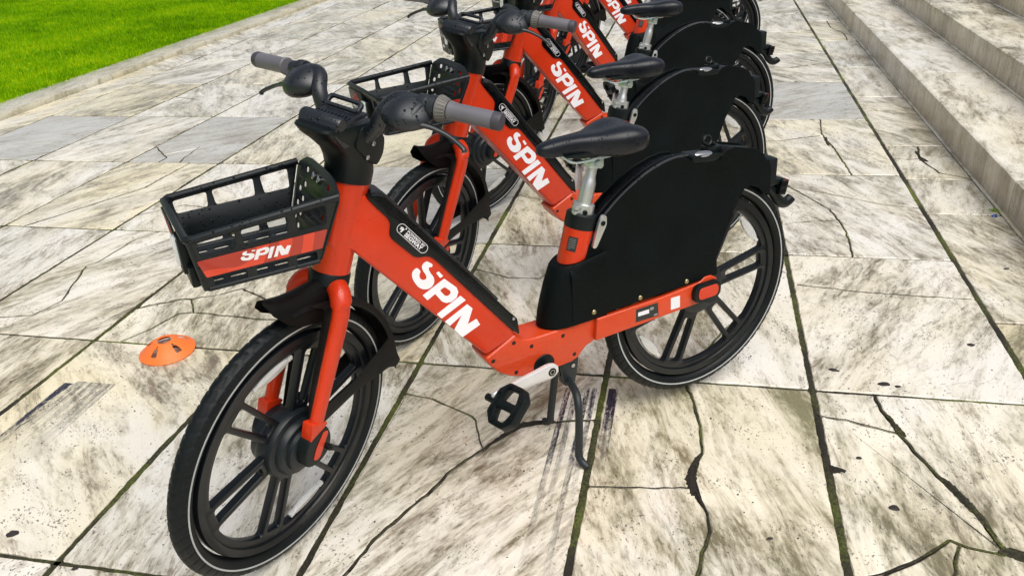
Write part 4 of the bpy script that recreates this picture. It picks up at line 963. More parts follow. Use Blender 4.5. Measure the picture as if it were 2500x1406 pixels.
REAR_HUB = Vector((0, 0, 0.3632)); FRONT_HUB = Vector((-1.2355, 0, 0.3345)); SPINDLE = Vector((-0.556, 0, 0.311))
SEAT_DIR = Vector((0.2756, 0, 0.9613))

BIKES = [  # x, y, heading, steer, crank angle, saddle drop, wheel phases, label
    (0.03154, 2.21851, 0.71817, 32, 0, 0.0, 8, 8, 'orange e-bike nearest the camera, its whole front wheel and kickstand in view'),
    (0.03620, 3.24118, 0.70907, 31, 285, -0.045, 25, 40, 'orange rental e-bike second in the row, low saddle, standing right behind the nearest bike'),
    (0.09669, 4.24570, 0.52905, 27, 290, 0.0, 50, 22, 'orange rental e-bike third in the row with a tall bare silver seat post'),
    (-0.01142, 5.45111, 0.68734, 30, 205, 0.0, 15, 33, 'orange rental e-bike fourth in the row, seat tube sticker showing beside a silver post'),
    (0.13681, 6.44931, 0.43725, 28, 60, 0.0, 37, 10, 'orange e-bike fifth in the row, its rear wheel at the top edge'),
    (0.10340, 7.33395, 0.43725, 30, 90, 0.0, 20, 50, 'orange rental e-bike farthest back in the row, only bits of lettering and frame showing'),
]
def make_bike(i, spec):
    x, y, th, steer, crank, drop, ph1, ph2, label = spec
    root = bpy.data.objects.new('electric_bicycle', None); COL.objects.link(root)
    root.empty_display_size = 0.2
    root.location = (x, y, 0); root.rotation_euler = (0, 0, th)
    root['label'] = label; root['category'] = 'bicycle'; root['group'] = 'orange rental bikes parked in a row on the paving'
    S = steer_matrix(steer); objs = {}
    for key, name, me, parent, frame, lab in KIT:
        o = bpy.data.objects.new(name, me); COL.objects.link(o)
        if parent: o.parent = objs[parent]
        else:
            o.parent = root
            if frame == 'steer': o.matrix_basis = S
            elif frame == 'rear': o.matrix_basis = Matrix.Translation(REAR_HUB) @ Matrix.Rotation(-R(ph1), 4, 'Y')
            elif frame == 'front': o.matrix_basis = S @ Matrix.Translation(FRONT_HUB) @ Matrix.Rotation(-R(ph2), 4, 'Y')
            elif frame == 'crank': o.matrix_basis = Matrix.Translation(SPINDLE) @ Matrix.Rotation(R(crank - 1.7), 4, 'Y')
            elif frame == 'saddle': o.matrix_basis = Matrix.Translation(SEAT_DIR * drop)
        objs[key] = o
    return root
for i, s in enumerate(BIKES): make_bike(i, s)

# ------------------------------------------------------------------ paving
rng = random.Random(7)
XL = [-4.795, -4.09, -3.42, -2.786, -2.148, -1.504, -0.876, -0.242, 0.394, 1.038]
YL = [1.249 + 1.0175 * (k - 5) for k in range(0, 20)]
YL[6] = 2.267; YL[7] = 3.274; YL[8] = 4.294; YL[9] = 5.329; YL[10] = 6.340
GB, GA, GC = 0.0085, 0.0055, 0.0012
def cell(x0, x1, y0, y1, ga0=GA, ga1=GA, gl=GB, gr=GB):
    return [(x0, y0, ga0), (x1, y0, gr), (x1, y1, ga1), (x0, y1, gl)]
def nearest_on(poly, p):
    best = None
    for i in range(len(poly)):
        a = Vector(poly[i][:2]); b = Vector(poly[(i + 1) % len(poly)][:2]); ab = b - a
        t = max(0, min(1, (Vector(p) - a).dot(ab) / ab.length_squared)); q = a + ab * t; d = (q - Vector(p)).length
        if best is None or d < best[0]: best = (d, i, t, q)
    return best
def split(poly, crack, g):
    a = nearest_on(poly, crack[0]); b = nearest_on(poly, crack[-1])
    if a[1] == b[1] and a[2] == b[2]: return [poly]
    path = [tuple(a[3])] + [tuple(c) for c in crack[1:-1]] + [tuple(b[3])]
    n = len(poly)
    def walk(i0, t0, i1, t1):     # boundary vertices strictly after point 0 up to point 1
        out = []; i = i0
        if i0 == i1 and t1 > t0: return out
        while True:
            i = (i + 1) % n; out.append(i)
            if i == i1: break
            if len(out) > n: break
        return out
    A = [(*p, g) for p in path[:-1]] + [(*path[-1], poly[b[1]][2])] + [poly[k] for k in walk(b[1], b[2], a[1], a[2])]
    B = [(*p, g) for p in path[::-1][:-1]] + [(*path[0], poly[a[1]][2])] + [poly[k] for k in walk(a[1], a[2], b[1], b[2])]
    return [A, B]
def inside(poly, p):
    x, y = p; c = False; n = len(poly)
    for i in range(n):
        x0, y0 = poly[i][:2]; x1, y1 = poly[i - 1][:2]
        if (y0 > y) != (y1 > y) and x < (x1 - x0) * (y - y0) / (y1 - y0) + x0: c = not c
    return c
polys = []
for i in range(len(XL) - 1):
    for j in range(len(YL) - 1):
        polys.append(cell(XL[i], XL[i + 1], YL[j], YL[j + 1]))
edgeY = [-3.838, -2.4, -1.1, 0.1, 0.95, 1.72, 2.77, 3.78, 4.248, 4.80, 5.9, 6.81, 7.89, 8.9, 10.13, 11.3, 12.6, 14.0, 15.4946]
for j in range(len(edgeY) - 1): polys.append(cell(1.038, 1.3545, edgeY[j], edgeY[j + 1], gr=0.002))
for j in range(9): polys.append(cell(-5.115, -4.795, -3.838 + j * 2.148, -3.838 + (j + 1) * 2.148, gl=0.002))
ids = [k * 7 + 3 for k in range(len(polys))]
# fractures seen in the stones: (points, half gap)
CR = [([(0.006, 2.262), (0.038, 2.152), (0.058, 2.035), (0.064, 1.906), (0.039, 1.842), (0.033, 1.768), (0.059, 1.709), (0.078, 1.661), (0.085, 1.605), (0.073, 1.549), (0.054, 1.449), (0.05, 1.249)], 0.0022),
      ([(-0.239, 1.721), (-0.1, 1.738), (0.033, 1.753)], 0.001),
      ([(0.574, 2.265), (0.580, 2.184), (0.605, 2.073), (0.641, 1.971), (0.682, 1.871), (0.732, 1.760), (0.756, 1.642), (0.79, 1.616), (1.038, 1.57)], 0.0030),
      ([(0.394, 2.134), (0.498, 2.109), (0.575, 2.082), (0.605, 2.073)], 0.0013),
      ([(0.394, 1.492), (0.445, 1.511), (0.555, 1.579), (0.641, 1.657), (0.679, 1.637), (0.752, 1.622)], 0.0022),
      ([(0.560, 1.249), (0.60, 1.45), (0.635, 1.58), (0.660, 1.642)], 0.0018),
      ([(-0.80, 1.249), (-0.768, 1.318), (-0.728, 1.467), (-0.653, 1.627), (-0.615, 1.735), (-0.536, 1.865), (-0.462, 1.959), (-0.411, 1.984), (-0.242, 2.023)], 0.0024),
      ([(-0.870, 2.084), (-0.764, 2.061), (-0.621, 1.989), (-0.552, 1.84)], 0.0008),
      ([(-2.037, 2.267), (-1.975, 2.377), (-1.939, 2.495), (-1.885, 2.512), (-1.955, 2.615), (-1.852, 2.673), (-1.788, 2.728), (-1.626, 2.640), (-1.504, 2.60)], 0.0014),
      ([(-2.148, 2.515), (-1.99, 2.618), (-1.955, 2.615)], 0.0018),
      ([(-1.885, 2.512), (-1.7, 2.50), (-1.504, 2.49)], 0.0009),
      ([(0.416, 2.996), (0.638, 2.961), (0.85, 2.945), (1.018, 2.939)], 0.0012),
      ([(0.31, 3.274), (0.267, 3.017), (0.217, 2.777), (0.136, 2.612), (0.079, 2.479), (0.03, 2.267)], 0.0012),
      ([(-0.863, 3.005), (-0.713, 2.942), (-0.586, 2.944), (-0.564, 2.992), (-0.42, 3.274)], 0.001),
      ([(0.410, 4.20), (0.471, 4.104), (0.561, 3.937), (0.632, 3.803), (0.661, 3.617), (0.668, 3.458), (0.657, 3.274)], 0.0016),
      ([(0.412, 3.616), (0.52, 3.64), (0.662, 3.675)], 0.0009),
      ([(0.47, 4.11), (0.68, 3.99), (0.882, 3.879), (1.025, 3.843)], 0.0009),
      ([(0.76, 5.329), (0.736, 5.048), (0.747, 4.908), (0.767, 4.783), (0.80, 4.294)], 0.0016),
      ([(0.394, 4.86), (0.512, 4.884), (0.622, 4.945), (0.724, 4.981)], 0.0014),
      ([(1.213, 4.79), (1.186, 4.631), (1.183, 4.547), (1.225, 4.346), (1.354, 4.26)], 0.0024),
      ([(1.04, 4.568), (1.114, 4.558), (1.183, 4.575)], 0.0016),
      ([(1.224, 8.9), (1.215, 8.528), (1.291, 8.224), (1.278, 7.90)], 0.0015),
      ([(-2.786, 2.37), (-2.664, 2.383), (-2.538, 2.414), (-2.505, 2.541), (-2.631, 2.863), (-2.602, 2.909), (-2.589, 3.165), (-2.524, 3.274)], 0.0016),
      ([(-3.404, 4.59), (-3.2, 4.388), (-3.196, 4.294)], 0.0012), ([(-3.10, 4.60), (-3.081, 4.393), (-3.055, 4.294)], 0.0012),
      ([(-3.30, 3.274), (-3.22, 3.42), (-3.0, 3.86), (-2.98, 4.294)], 0.0012),
      ([(-2.786, 3.45), (-2.6, 3.62), (-2.148, 3.55)], 0.0009),
      ([(-1.504, 6.9), (-1.3, 6.6), (-1.25, 6.34)], 0.0012), ([(-2.0, 8.375), (-1.9, 8.0), (-1.75, 7.6), (-1.7, 7.357)], 0.0012),
      ([(-3.42, 7.0), (-3.1, 7.1), (-2.9, 7.2), (-2.786, 7.357)], 0.001), ([(-0.876, 3.9), (-0.6, 3.75), (-0.242, 3.8)], 0.001),
      ([(-1.504, 4.0), (-1.2, 3.8), (-0.876, 3.85)], 0.001), ([(0.394, 6.9), (0.7, 6.8), (1.038, 7.0)], 0.001), ([(-4.09, 5.9), (-3.8, 5.8), (-3.42, 5.95)], 0.001)]
def area_of(q): return abs(sum(q[i][0] * q[(i + 1) % len(q)][1] - q[(i + 1) % len(q)][0] * q[i][1] for i in range(len(q)))) / 2
DONE = []
def rough(pts):
    out = [tuple(pts[0])]
    for a, b in zip(pts, pts[1:]):
        L = math.hypot(b[0] - a[0], b[1] - a[1]); m = max(1, int(L / 0.022)); nx, ny = -(b[1] - a[1]) / L, (b[0] - a[0]) / L
        for k in range(1, m):
            t = k / m; x, y = a[0] + (b[0] - a[0]) * t, a[1] + (b[1] - a[1]) * t
            w = 0.0065 * noise.noise(Vector((x * 14, y * 14, 2))) + 0.0035 * noise.noise(Vector((x * 48, y * 48, 6)))
            out.append((x + nx * w, y + ny * w))
        out.append(tuple(b))
    return out
for pts, g in CR:
    # clip the crack to the stone that holds most of it
    best = None
    for k, P in enumerate(polys):
        c = sum(inside(P, p) for p in pts[1:-1]) if len(pts) > 2 else (1 if inside(P, ((pts[0][0] + pts[-1][0]) / 2, (pts[0][1] + pts[-1][1]) / 2)) else 0)
        if c and (best is None or c > best[0]): best = (c, k)
    if best is None: continue
    P = polys[best[1]]; new = split(P, rough(pts), g)
    if abs(sum(area_of(q) for q in new) - area_of(P)) > 1e-4 or min(area_of(q) for q in new) < 2e-4:
        continue
    DONE.append((new[0][:-1], pts, g)); polys.pop(best[1]); sid = ids.pop(best[1]); polys += new; ids += [sid] * len(new)

def n1(x, y, s=0.0): return noise.noise(Vector((x, y, s)))
def slab(poly, idx, thick=0.05, ztop=0.0):
    # resample the outline, inset every edge by its gap, add a worn wavering edge
    area = sum(poly[i][0] * poly[(i + 1) % len(poly)][1] - poly[(i + 1) % len(poly)][0] * poly[i][1] for i in range(len(poly)))
    if area < 0:
        n = len(poly); rev = [poly[(n - k) % n] for k in range(n)]; poly = [(rev[k][0], rev[k][1], poly[(n - k - 1) % n][2]) for k in range(n)]
    pts = []; n = len(poly)
    for i in range(n):
        a = poly[i]; b = poly[(i + 1) % n]; L = math.hypot(b[0] - a[0], b[1] - a[1])
        if L < 1e-5: continue
        step = 0.016 if a[1] < 3.2 else (0.035 if a[1] < 5.5 else 0.08)
        m = max(1, int(L / step))
        for k in range(m):
            t = k / m; pts.append((a[0] + (b[0] - a[0]) * t, a[1] + (b[1] - a[1]) * t, a[2], k == 0))
    n = len(pts)
    def inset(extra, wob):
        out = []
        for i in range(n):
            p = Vector(pts[i][:2]); a = Vector(pts[i - 1][:2]); b = Vector(pts[(i + 1) % n][:2])
            e0 = (p - a).normalized(); e1 = (b - p).normalized()
            n0 = Vector((-e0.y, e0.x)); n1_ = Vector((-e1.y, e1.x))
            g0, g1 = pts[i - 1][2] + extra, pts[i][2] + extra
            den = 1 + n0.dot(n1_)
            off = (n0 * g0 + n1_ * g1) / max(den, 0.35) if abs(g0 - g1) < 1e-6 or den > 0.6 else (n0 * g0 + n1_ * g1)
            w = wob * (noise.noise(Vector((p.x * 16, p.y * 16, idx * 3.1))) + 1.0 * noise.noise(Vector((p.x * 60, p.y * 60, idx * 1.7)))) + 0.006 * max(0, noise.noise(Vector((p.x * 22, p.y * 22, idx + 0.5))) - 0.38)
            off += (n0 + n1_).normalized() * (w + wob * 0.3) if (n0 + n1_).length > 0.1 else Vector((0, 0))
            if pts[i][3]: off *= 1.25
            out.append(p + off)
        return out
    o0 = inset(0.0, 0.0020); o1 = inset(0.0026, 0.0022)
    c = sum((Vector(p[:2]) for p in pts), Vector((0, 0))) / n
    h = ztop + (rng.random() - 0.5) * 0.002; tx, ty = (rng.random() - 0.5) * 0.003, (rng.random() - 0.5) * 0.003
    def hz(q): return h + (q.x - c.x) * tx + (q.y - c.y) * ty
    bm = bmesh.new()
    r2 = [bm.verts.new((q.x, q.y, hz(q) - thick)) for q in o0]; r1 = [bm.verts.new((q.x, q.y, hz(q) - 0.0030)) for q in o0]; r0 = [bm.verts.new((q.x, q.y, hz(q))) for q in o1]
    for A, B in ((r2, r1), (r1, r0)):
        for k in range(n): bm.faces.new((A[k], A[(k + 1) % n], B[(k + 1) % n], B[k]))
    bm.faces.new(r0)
    bmesh.ops.translate(bm, vec=(-c.x, -c.y, 0), verts=bm.verts)
    me = bpy.data.meshes.new('paving_slab'); bm.to_mesh(me); bm.free()
    me.polygons.foreach_set('use_smooth', [True] * len(me.polygons)); me.set_sharp_from_angle(angle=R(30))
    return me, c
pav = obj('pavement', None, None, None, kind='structure', label='terrace of weathered marble slabs, wet and cracked, with mossy joints')
GREY = [(-0.6, 3.8), (0.7, 5.8), (-2.5, 4.8), (-1.2, 4.8), (-3.8, 3.8), (-1.8, 6.9), (0.1, 2.8)]
gset = {(-0.56, 3.78), }
for i, P in enumerate(polys):
    me, c = slab(P, i)
    grey = any(abs(c.x - gx) < 0.32 and abs(c.y - gy) < 0.5 for gx, gy in [(-3.1, 4.81), (-1.19, 3.78), (-1.83, 3.78), (0.716, 5.83), (-4.44, 4.81)])
    me.materials.append(M['marble_grey'] if grey else M['marble'])
    o = obj('paving_slab', me, None, pav); o.location = (c.x, c.y, 0); o.pass_index = ids[i]

# ground sheet under everything
gm = bpy.data.meshes.new('ground'); gm.from_pydata([(-400, -400, -0.03), (400, -400, -0.03), (400, 400, -0.03), (-400, 400, -0.03)], [], [(0, 1, 2, 3)])
obj('ground', gm, M['lawn'], None, kind='structure')
# bed of soil just under the joints so they are not bottomless
bed = bpy.data.meshes.new('bed'); bed.from_pydata([(-5.1, -3.9, -0.010), (1.36, -3.9, -0.010), (1.36, 15.5, -0.010), (-5.1, 15.5, -0.010)], [], [(0, 1, 2, 3)])
obj('joint_bed', bed, M['soil'], pav)

# moss in the joints: lumpy ribbons
def moss_ribbons():
    bm = bmesh.new(); r = random.Random(3)
    def ribbon(p, q, w, dens, hmax=0.004, zb=-0.0045, stp=0.012):
        p, q = Vector(p), Vector(q); L = (q - p).length; d = (q - p) / L; nrm = Vector((-d.y, d.x)); m = max(1, int(L / stp)); prev = None
        for k in range(m + 1):
            c = p + d * (L * k / m); f = noise.noise(Vector((c.x * 2.1, c.y * 2.1, 5))) + dens
            f2 = noise.noise(Vector((c.x * 40, c.y * 40, 1)))
            lift = max(0, min(1, f * 2.2 + f2 * 0.5)); ww = w * (0.85 + 0.35 * f2 + 0.9 * max(0, lift - 0.55))
            row = []
            for s in (-1, -0.5, 0, 0.5, 1):
                z = zb + lift * (0.0065 + hmax * noise.noise(Vector((c.x * 60, c.y * 60 + s * 3, 9)))) * (1 - 0.75 * s * s)
                v = c + nrm * (s * ww); row.append(bm.verts.new((v.x, v.y, z)))
            if prev:
                for a_, b_, c_, d_ in zip(prev, prev[1:], row[1:], row): bm.faces.new((a_, b_, c_, d_))
            prev = row
    for x in XL: ribbon((x, 0.0), (x, 11), 0.0110, 0.16 if x > -3 else -0.1)
    for j, y in enumerate(YL):
        if 0 < y < 11: ribbon((-4.79, y), (1.038, y), 0.0075, {5: 0.18, 6: -0.02}.get(j, -0.12))
    for pts, g in CR:
        rp = rough(pts)
        for a_, b_ in zip(rp, rp[1:]):
            if math.hypot(b_[0] - a_[0], b_[1] - a_[1]) > 1e-4: ribbon(a_, b_, g * 1.1 + 0.0013, -0.05 if g > 0.0018 else -0.3, 0.002, 0.0013, 0.011)
    ribbon((1.352, 0), (1.352, 11), 0.005, 0.0)
    return bm_mesh(bm, smooth=60)
obj('joint_moss', moss_ribbons(), M['moss'], None, kind='stuff', label='green and brown moss growing in the paving joints', category='moss')

# widened, crumbled spots along cracks and joints: dark soil pockets lying in shallow bites
def pocket(pts, seed):
    bm = bmesh.new(); c = sum((Vector(p) for p in pts), Vector((0, 0))) / len(pts)
    ring = []
    P = smooth_path([(p[0], p[1], 0) for p in pts + [pts[0]]], 14)[:-1]
    o = [bm.verts.new((p.x + 0.007 * noise.noise(Vector((p.x * 120, p.y * 120, seed))), p.y + 0.007 * noise.noise(Vector((p.x * 120, p.y * 120, seed + 5))), 0.0008)) for p in P]
    m = [bm.verts.new((c.x + (v.co.x - c.x) * 0.6, c.y + (v.co.y - c.y) * 0.6, 0.0035 + 0.002 * noise.noise(v.co * 60))) for v in o]
    cc = bm.verts.new((c.x, c.y, 0.004)); n = len(o)
    for k in range(n): bm.faces.new((o[k], o[(k + 1) % n], m[(k + 1) % n], m[k])); bm.faces.new((m[k], m[(k + 1) % n], cc))
    return bm_mesh(bm, smooth=60)
pk = [[(0.064, 1.915), (0.036, 1.86), (0.022, 1.79), (0.036, 1.735), (0.062, 1.705), (0.052, 1.76), (0.05, 1.83)],
      [(0.684, 1.885), (0.668, 1.90), (0.702, 1.80), (0.744, 1.70), (0.750, 1.69), (0.735, 1.775), (0.706, 1.85)],
      [(0.394, 1.90), (0.40, 1.87), (0.43, 1.876), (0.44, 1.884), (0.41, 1.90)],
      [(0.585, 2.17), (0.592, 2.12), (0.604, 2.07), (0.622, 2.06), (0.614, 2.1), (0.60, 2.15)],
      [(-0.43, 1.985), (-0.47, 1.955), (-0.54, 1.855), (-0.53, 1.88), (-0.48, 1.965), (-0.40, 2.0), (-0.36, 1.995)],
      [(1.17, 4.54), (1.182, 4.60), (1.18, 4.70), (1.192, 4.70), (1.192, 4.60), (1.21, 4.53), (1.19, 4.535)],
      [(0.745, 4.95), (0.738, 4.90), (0.742, 4.80), (0.754, 4.79), (0.752, 4.88), (0.756, 4.95)],
      [(0.74, 1.63), (0.80, 1.60), (0.90, 1.575), (1.03, 1.555), (1.03, 1.585), (0.90, 1.61), (0.80, 1.635), (0.76, 1.655)]]
for k, p in enumerate(pk): obj('soil_pocket', pocket(p, k), M['pocket'], pav)

# scuffs, leaves and crumbs
def blob(x, y, r, asp, rot, h, seed, mat):
    bm = bmesh.new(); n = 14; ring = []; mid = []
    for k in range(n):
        a = 2 * math.pi * k / n; rr = r * (1 + 0.35 * noise.noise(Vector((math.cos(a) * 1.5, math.sin(a) * 1.5, seed * 7.7))))
        px, py = rr * math.cos(a), rr * asp * math.sin(a); c, s = math.cos(rot), math.sin(rot)
        ring.append(bm.verts.new((x + px * c - py * s, y + px * s + py * c, 0.0013))); mid.append(bm.verts.new((x + (px * c - py * s) * 0.6, y + (px * s + py * c) * 0.6, 0.0013 + h)))
    cc = bm.verts.new((x, y, 0.0013 + h * 1.1))
    for k in range(n): bm.faces.new((ring[k], ring[(k + 1) % n], mid[(k + 1) % n], mid[k])); bm.faces.new((mid[k], mid[(k + 1) % n], cc))
    return bm_mesh(bm, smooth=60)
SP = [(0.613, 2.327, 0.020, 0.5, 0.1, 'largest dark wet leaf scrap lying on the right paving, in front of the rear wheels'), (0.650, 2.318, 0.010, 0.7, 0.3, 'small dark scrap just right of the largest leaf scrap'), (0.472, 2.391, 0.017, 0.5, -0.4, 'elongated dark scrap to the left of the largest leaf scrap'),
      (0.928, 2.603, 0.013, 0.7, 0.0, 'small brown scrap on the paving beside the mossy joint near the steps'), (0.481, 1.944, 0.008, 0.8, 0.0, 'tiny dark crumb beside the notch in the right hand joint'), (0.535, 1.752, 0.013, 0.8, 0.0, 'round dark crumb in the lower right of the paving'), (0.226, 1.597, 0.008, 0.6, 0.3, 'little flat dark crumb low on the slab below the stand'),
      (-1.692, 1.318, 0.016, 0.85, 0.5, 'flattened round grey gum spot in the lower left corner'), (-1.441, 1.236, 0.009, 0.7, 0.3, 'small brown crumb at the bottom edge below the front wheel'), (1.209, 3.215, 0.011, 0.6, 0.2, 'dark oval scrap on the narrow slab near the steps')]
for k, (x, y, r, asp, rot, lab) in enumerate(SP):
    obj('leaf_scrap' if k != 7 else 'gum_spot', blob(x, y, r, asp, rot, 0.0016, k, None), M['leaf'], None, label=lab, category='debris')
def crumbs():
    bm = bmesh.new(); r = random.Random(11)
    for _ in range(520):
        x = r.uniform(-2.6, 1.3); y = 1.2 + r.random() ** 1.4 * 3.6; s = r.uniform(0.0010, 0.0032)
        q = bmesh.ops.create_icosphere(bm, subdivisions=1, radius=s)
        bmesh.ops.transform(bm, matrix=Matrix.Translation((x, y, 0.0010)) @ Matrix.Diagonal((1, r.uniform(0.5, 1.5), 0.4, 1)), verts=q['verts'])
    return bm_mesh(bm, smooth=60)
obj('grit', crumbs(), M['leaf'], None, kind='stuff', label='scattered dark grit and crumbs on the wet marble', category='grit')
bl = blob(0, 0, 0.016, 0.6, 0.4, 0.007, 3, None)
obj('plastic_scrap', bl, M['blue'], None, label='small blue plastic scrap at the foot of the stone steps', category='litter').location = (1.318, 3.765, 0.001)
def tuft(x, y, n, h, spread, seed):
    bm = bmesh.new(); r = random.Random(seed)
    for _ in range(n):
        a = r.uniform(0, 6.28); d = r.uniform(0, spread); l = h * r.uniform(0.5, 1); bx, by = x + math.cos(a) * d, y + math.sin(a) * d; t = r.uniform(0, 6.28); w = 0.0014
        v = [bm.verts.new((bx - w * math.sin(t), by + w * math.cos(t), 0)), bm.verts.new((bx + w * math.sin(t), by - w * math.cos(t), 0)), bm.verts.new((bx + math.cos(a) * l * 0.7, by + math.sin(a) * l * 0.7, l))]
        bm.faces.new(v)
    return bm_mesh(bm, smooth=0)
obj('grass_tuft', tuft(1.335, 3.83, 60, 0.018, 0.022, 4), M['grass'], None, label='tiny green grass tuft in the joint by the lowest step', category='plant')

# ------------------------------------------------------------------ steps, kerb, lawn
steps = obj('steps', None, None, None, kind='structure', label='low marble steps rising to the right of the bikes')
def step_stone(x0, x1, y0, y1, z0, z1, seed):
    bm = bmesh.new()
    m = max(2, int((y1 - y0) / 0.06)); prof = []
    secs = [(x0, z0), (x0 + 0.001, z0 + (z1 - z0) * 0.5), (x0 + 0.001, z1 - 0.016), (x0 + 0.004, z1 - 0.006), (x0 + 0.014, z1), (x0 + 0.03, z1 + 0.0005), ((x0 + x1) / 2, z1), (x1, z1 - 0.001), (x1, z0)]
    rows = []
    for k in range(m + 1):
        y = y0 + 0.0022 + (y1 - y0 - 0.0044) * k / m
        row = []
        for i, (x, z) in enumerate(secs):
            w = noise.noise(Vector((y * 9, seed, i * 0.1))) * 0.0022 + noise.noise(Vector((y * 35, seed, 4))) * 0.0012 if 1 < i < 6 else 0
            chip = max(0, noise.noise(Vector((y * 14, seed * 3, 8))) - 0.35) * 0.02 if i in (2, 3, 4) else 0
            row.append(bm.verts.new((x + w + chip, y, z - abs(w) * 0.6 - chip * 0.5)))
        rows.append(row)
    for A, B in zip(rows, rows[1:]):
        for i in range(len(secs) - 1): bm.faces.new((A[i], A[i + 1], B[i + 1], B[i]))
    bm.faces.new(rows[0]); bm.faces.new(rows[-1][::-1])
    return bm_mesh(bm, smooth=40)
for s in range(6):
    x0 = 1.3625 + s * 0.445; z0 = s * 0.175; x1 = x0 + 0.4435 if s < 5 else x0 + 6
    ys = {0: [-4.2, -2.1, -0.2, 1.7, 3.75, 5.82, 9.08, 11.2, 13.4, 15.5], 1: [-4.2, -2.5, -0.6, 1.5, 3.3, 5.4, 7.54, 9.8, 12.1, 15.5]}.get(s, [-4.2, -1.5, 0.8, 2.9, 5.0, 7.2, 9.3, 11.5, 13.5, 15.5])
    for k in range(len(ys) - 1): obj('step_stone', step_stone(x0, x1, ys[k], ys[k + 1], z0 - 0.02, z0 + 0.175, s * 20 + k), M['marble_step'], steps).pass_index = s * 20 + k + 1
    # thin pointed fillet along the foot of the riser
    f = bmesh.new(); prev = None
    for k in range(160):
        y = -4.2 + 19.7 * k / 159; w = 0.011 + 0.002 * noise.noise(Vector((y * 6, s, 0)))
        row = [f.verts.new((x0 - w, y, z0 + 0.0012)), f.verts.new((x0 - w + 0.002, y, z0 + 0.006)), f.verts.new((x0 + 0.002, y, z0 + 0.008 + 0.002 * noise.noise(Vector((y * 8, s, 3)))))]
        if prev:
            for a_, b_, c_, d_ in zip(prev, prev[1:], row[1:], row): f.faces.new((a_, b_, c_, d_))
        prev = row
    obj('mortar_fillet', bm_mesh(f, smooth=60), M['marble_step'], steps)
kerb = obj('kerb', None, None, None, kind='structure', label='low stone kerb between lawn and paving')
ky = -4.2
kk = 0
while ky < 15.4:
    y1 = min(15.5, ky + [1.75, 1.9, 1.6, 1.85][kk % 4])
    bm = bmesh.new(); secs = [(-5.44, -0.05), (-5.44, 0.033), (-5.425, 0.040), (-5.15, 0.040), (-5.130, 0.034), (-5.124, 0.02), (-5.124, -0.05)]
    m = int((y1 - ky) / 0.08); rows = []
    for k in range(m + 1):
        y = ky + 0.004 + (y1 - ky - 0.008) * k / m; w = noise.noise(Vector((y * 5, kk, 2))) * 0.006 + noise.noise(Vector((y * 22, kk, 2))) * 0.003
        rows.append([bm.verts.new((x + (w if i > 2 else 0), y, z + (w * 0.3 if 0 < i < 6 else 0))) for i, (x, z) in enumerate(secs)])
    for A, B in zip(rows, rows[1:]):
        for i in range(len(secs) - 1): bm.faces.new((A[i], A[i + 1], B[i + 1], B[i]))
    bm.faces.new(rows[0]); bm.faces.new(rows[-1][::-1])
    obj('kerb_stone', bm_mesh(bm, smooth=40), M['curb'], kerb).pass_index = kk + 1; ky = y1; kk += 1

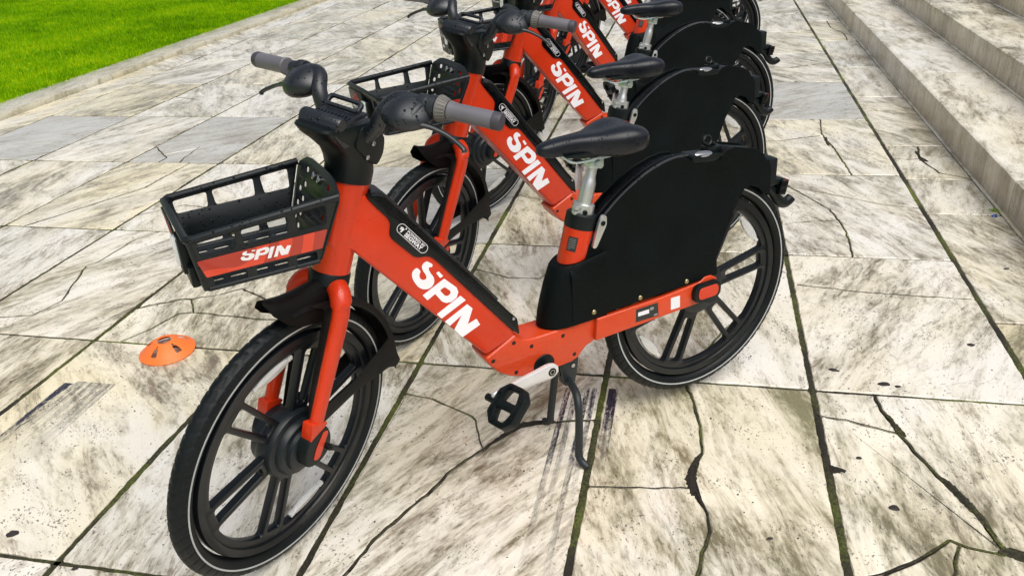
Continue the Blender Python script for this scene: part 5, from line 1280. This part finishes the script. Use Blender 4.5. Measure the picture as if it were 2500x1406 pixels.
# lawn surface and blades
def lawn():
    nx, ny = 70, 120; x0, x1, y0, y1 = -60, -5.435, -8, 60
    X = [x1 - (x1 - x0) * (i / nx) ** 2.2 for i in range(nx + 1)]; Y = [y0 + (y1 - y0) * j / ny for j in range(ny + 1)]
    v = [(x, y, 0.012 + 0.02 * n1(x * 0.5, y * 0.5, 3) * min(1, (x1 - x) * 2)) for y in Y for x in X]
    f = [(j * (nx + 1) + i, j * (nx + 1) + i + 1, (j + 1) * (nx + 1) + i + 1, (j + 1) * (nx + 1) + i) for j in range(ny) for i in range(nx)]
    me = bpy.data.meshes.new('lawn'); me.from_pydata(v, [], f); bm = bmesh.new(); bm.from_mesh(me); bpy.data.meshes.remove(me)
    return bm_mesh(bm, smooth=60)
obj('lawn', lawn(), M['lawn'], None, kind='structure')
def blades():
    rs = np.random.RandomState(5); n = 330000
    y = 4.2 + 10.5 * rs.rand(n) ** 0.9; x = -5.40 - 8.2 * rs.rand(n) ** 1.15
    keep = (x > -5.6 - (y - 4.2) * 0.95)
    x, y = x[keep], y[keep]; n = len(x)
    h = 0.018 + 0.030 * rs.rand(n); h[x > -5.43] *= 0.8
    t = rs.rand(n) * 6.283; w = 0.0030 + 0.0035 * rs.rand(n); lean = 0.6 * rs.rand(n) * h; ld = rs.rand(n) * 6.283
    z0 = np.full(n, 0.014) 
    z0[x > -5.44] = 0.03
    v = np.zeros((n, 3, 3)); v[:, 0] = np.stack([x - w * np.cos(t), y - w * np.sin(t), z0], 1); v[:, 1] = np.stack([x + w * np.cos(t), y + w * np.sin(t), z0], 1)
    v[:, 2] = np.stack([x + lean * np.cos(ld), y + lean * np.sin(ld), z0 + h], 1)
    me = bpy.data.meshes.new('grass'); me.vertices.add(n * 3); me.vertices.foreach_set('co', v.ravel())
    me.loops.add(n * 3); me.loops.foreach_set('vertex_index', np.arange(n * 3)); me.polygons.add(n)
    me.polygons.foreach_set('loop_start', np.arange(0, n * 3, 3)); me.polygons.foreach_set('loop_total', np.full(n, 3)); me.update(calc_edges=True)
    return me
obj('grass', blades(), M['grass'], None, kind='stuff', label='bright green mown lawn grass', category='grass')

# ------------------------------------------------------------------ flat training cone
def marker():
    bm = bmesh.new(); n = 80; prof = [(0.097, 0.0), (0.0975, 0.003), (0.094, 0.006), (0.088, 0.009), (0.076, 0.019), (0.064, 0.030), (0.050, 0.037), (0.040, 0.043), (0.034, 0.0465), (0.028, 0.0475), (0.024, 0.046)]
    rings = [[bm.verts.new((r * math.cos(2 * math.pi * k / n), r * math.sin(2 * math.pi * k / n), z + 0.0015 * math.sin(2 * math.pi * k / n * 2) * (r > 0.09))) for k in range(n)] for r, z in prof]
    for i, (A, B) in enumerate(zip(rings, rings[1:])):
        for k in range(n):
            slot = (i in (4, 5, 6)) and (k % 16) in (3, 4, 5, 6) and not (i == 6 and k % 16 in (3, 6))
            if not slot: bm.faces.new((A[k], A[(k + 1) % n], B[(k + 1) % n], B[k]))
    bmesh.ops.recalc_face_normals(bm, faces=bm.faces); bmesh.ops.solidify(bm, geom=bm.faces[:], thickness=0.0022)
    return bm_mesh(bm, smooth=40)
mk = obj('marker_cone', marker(), M['cone'], None, label='flat orange slotted marker cone on the paving left of the nearest front wheel', category='cone')
mk.location = (-1.814, 2.225, 0.0035); mk.rotation_euler = (R(2), R(-1.5), 0.5)
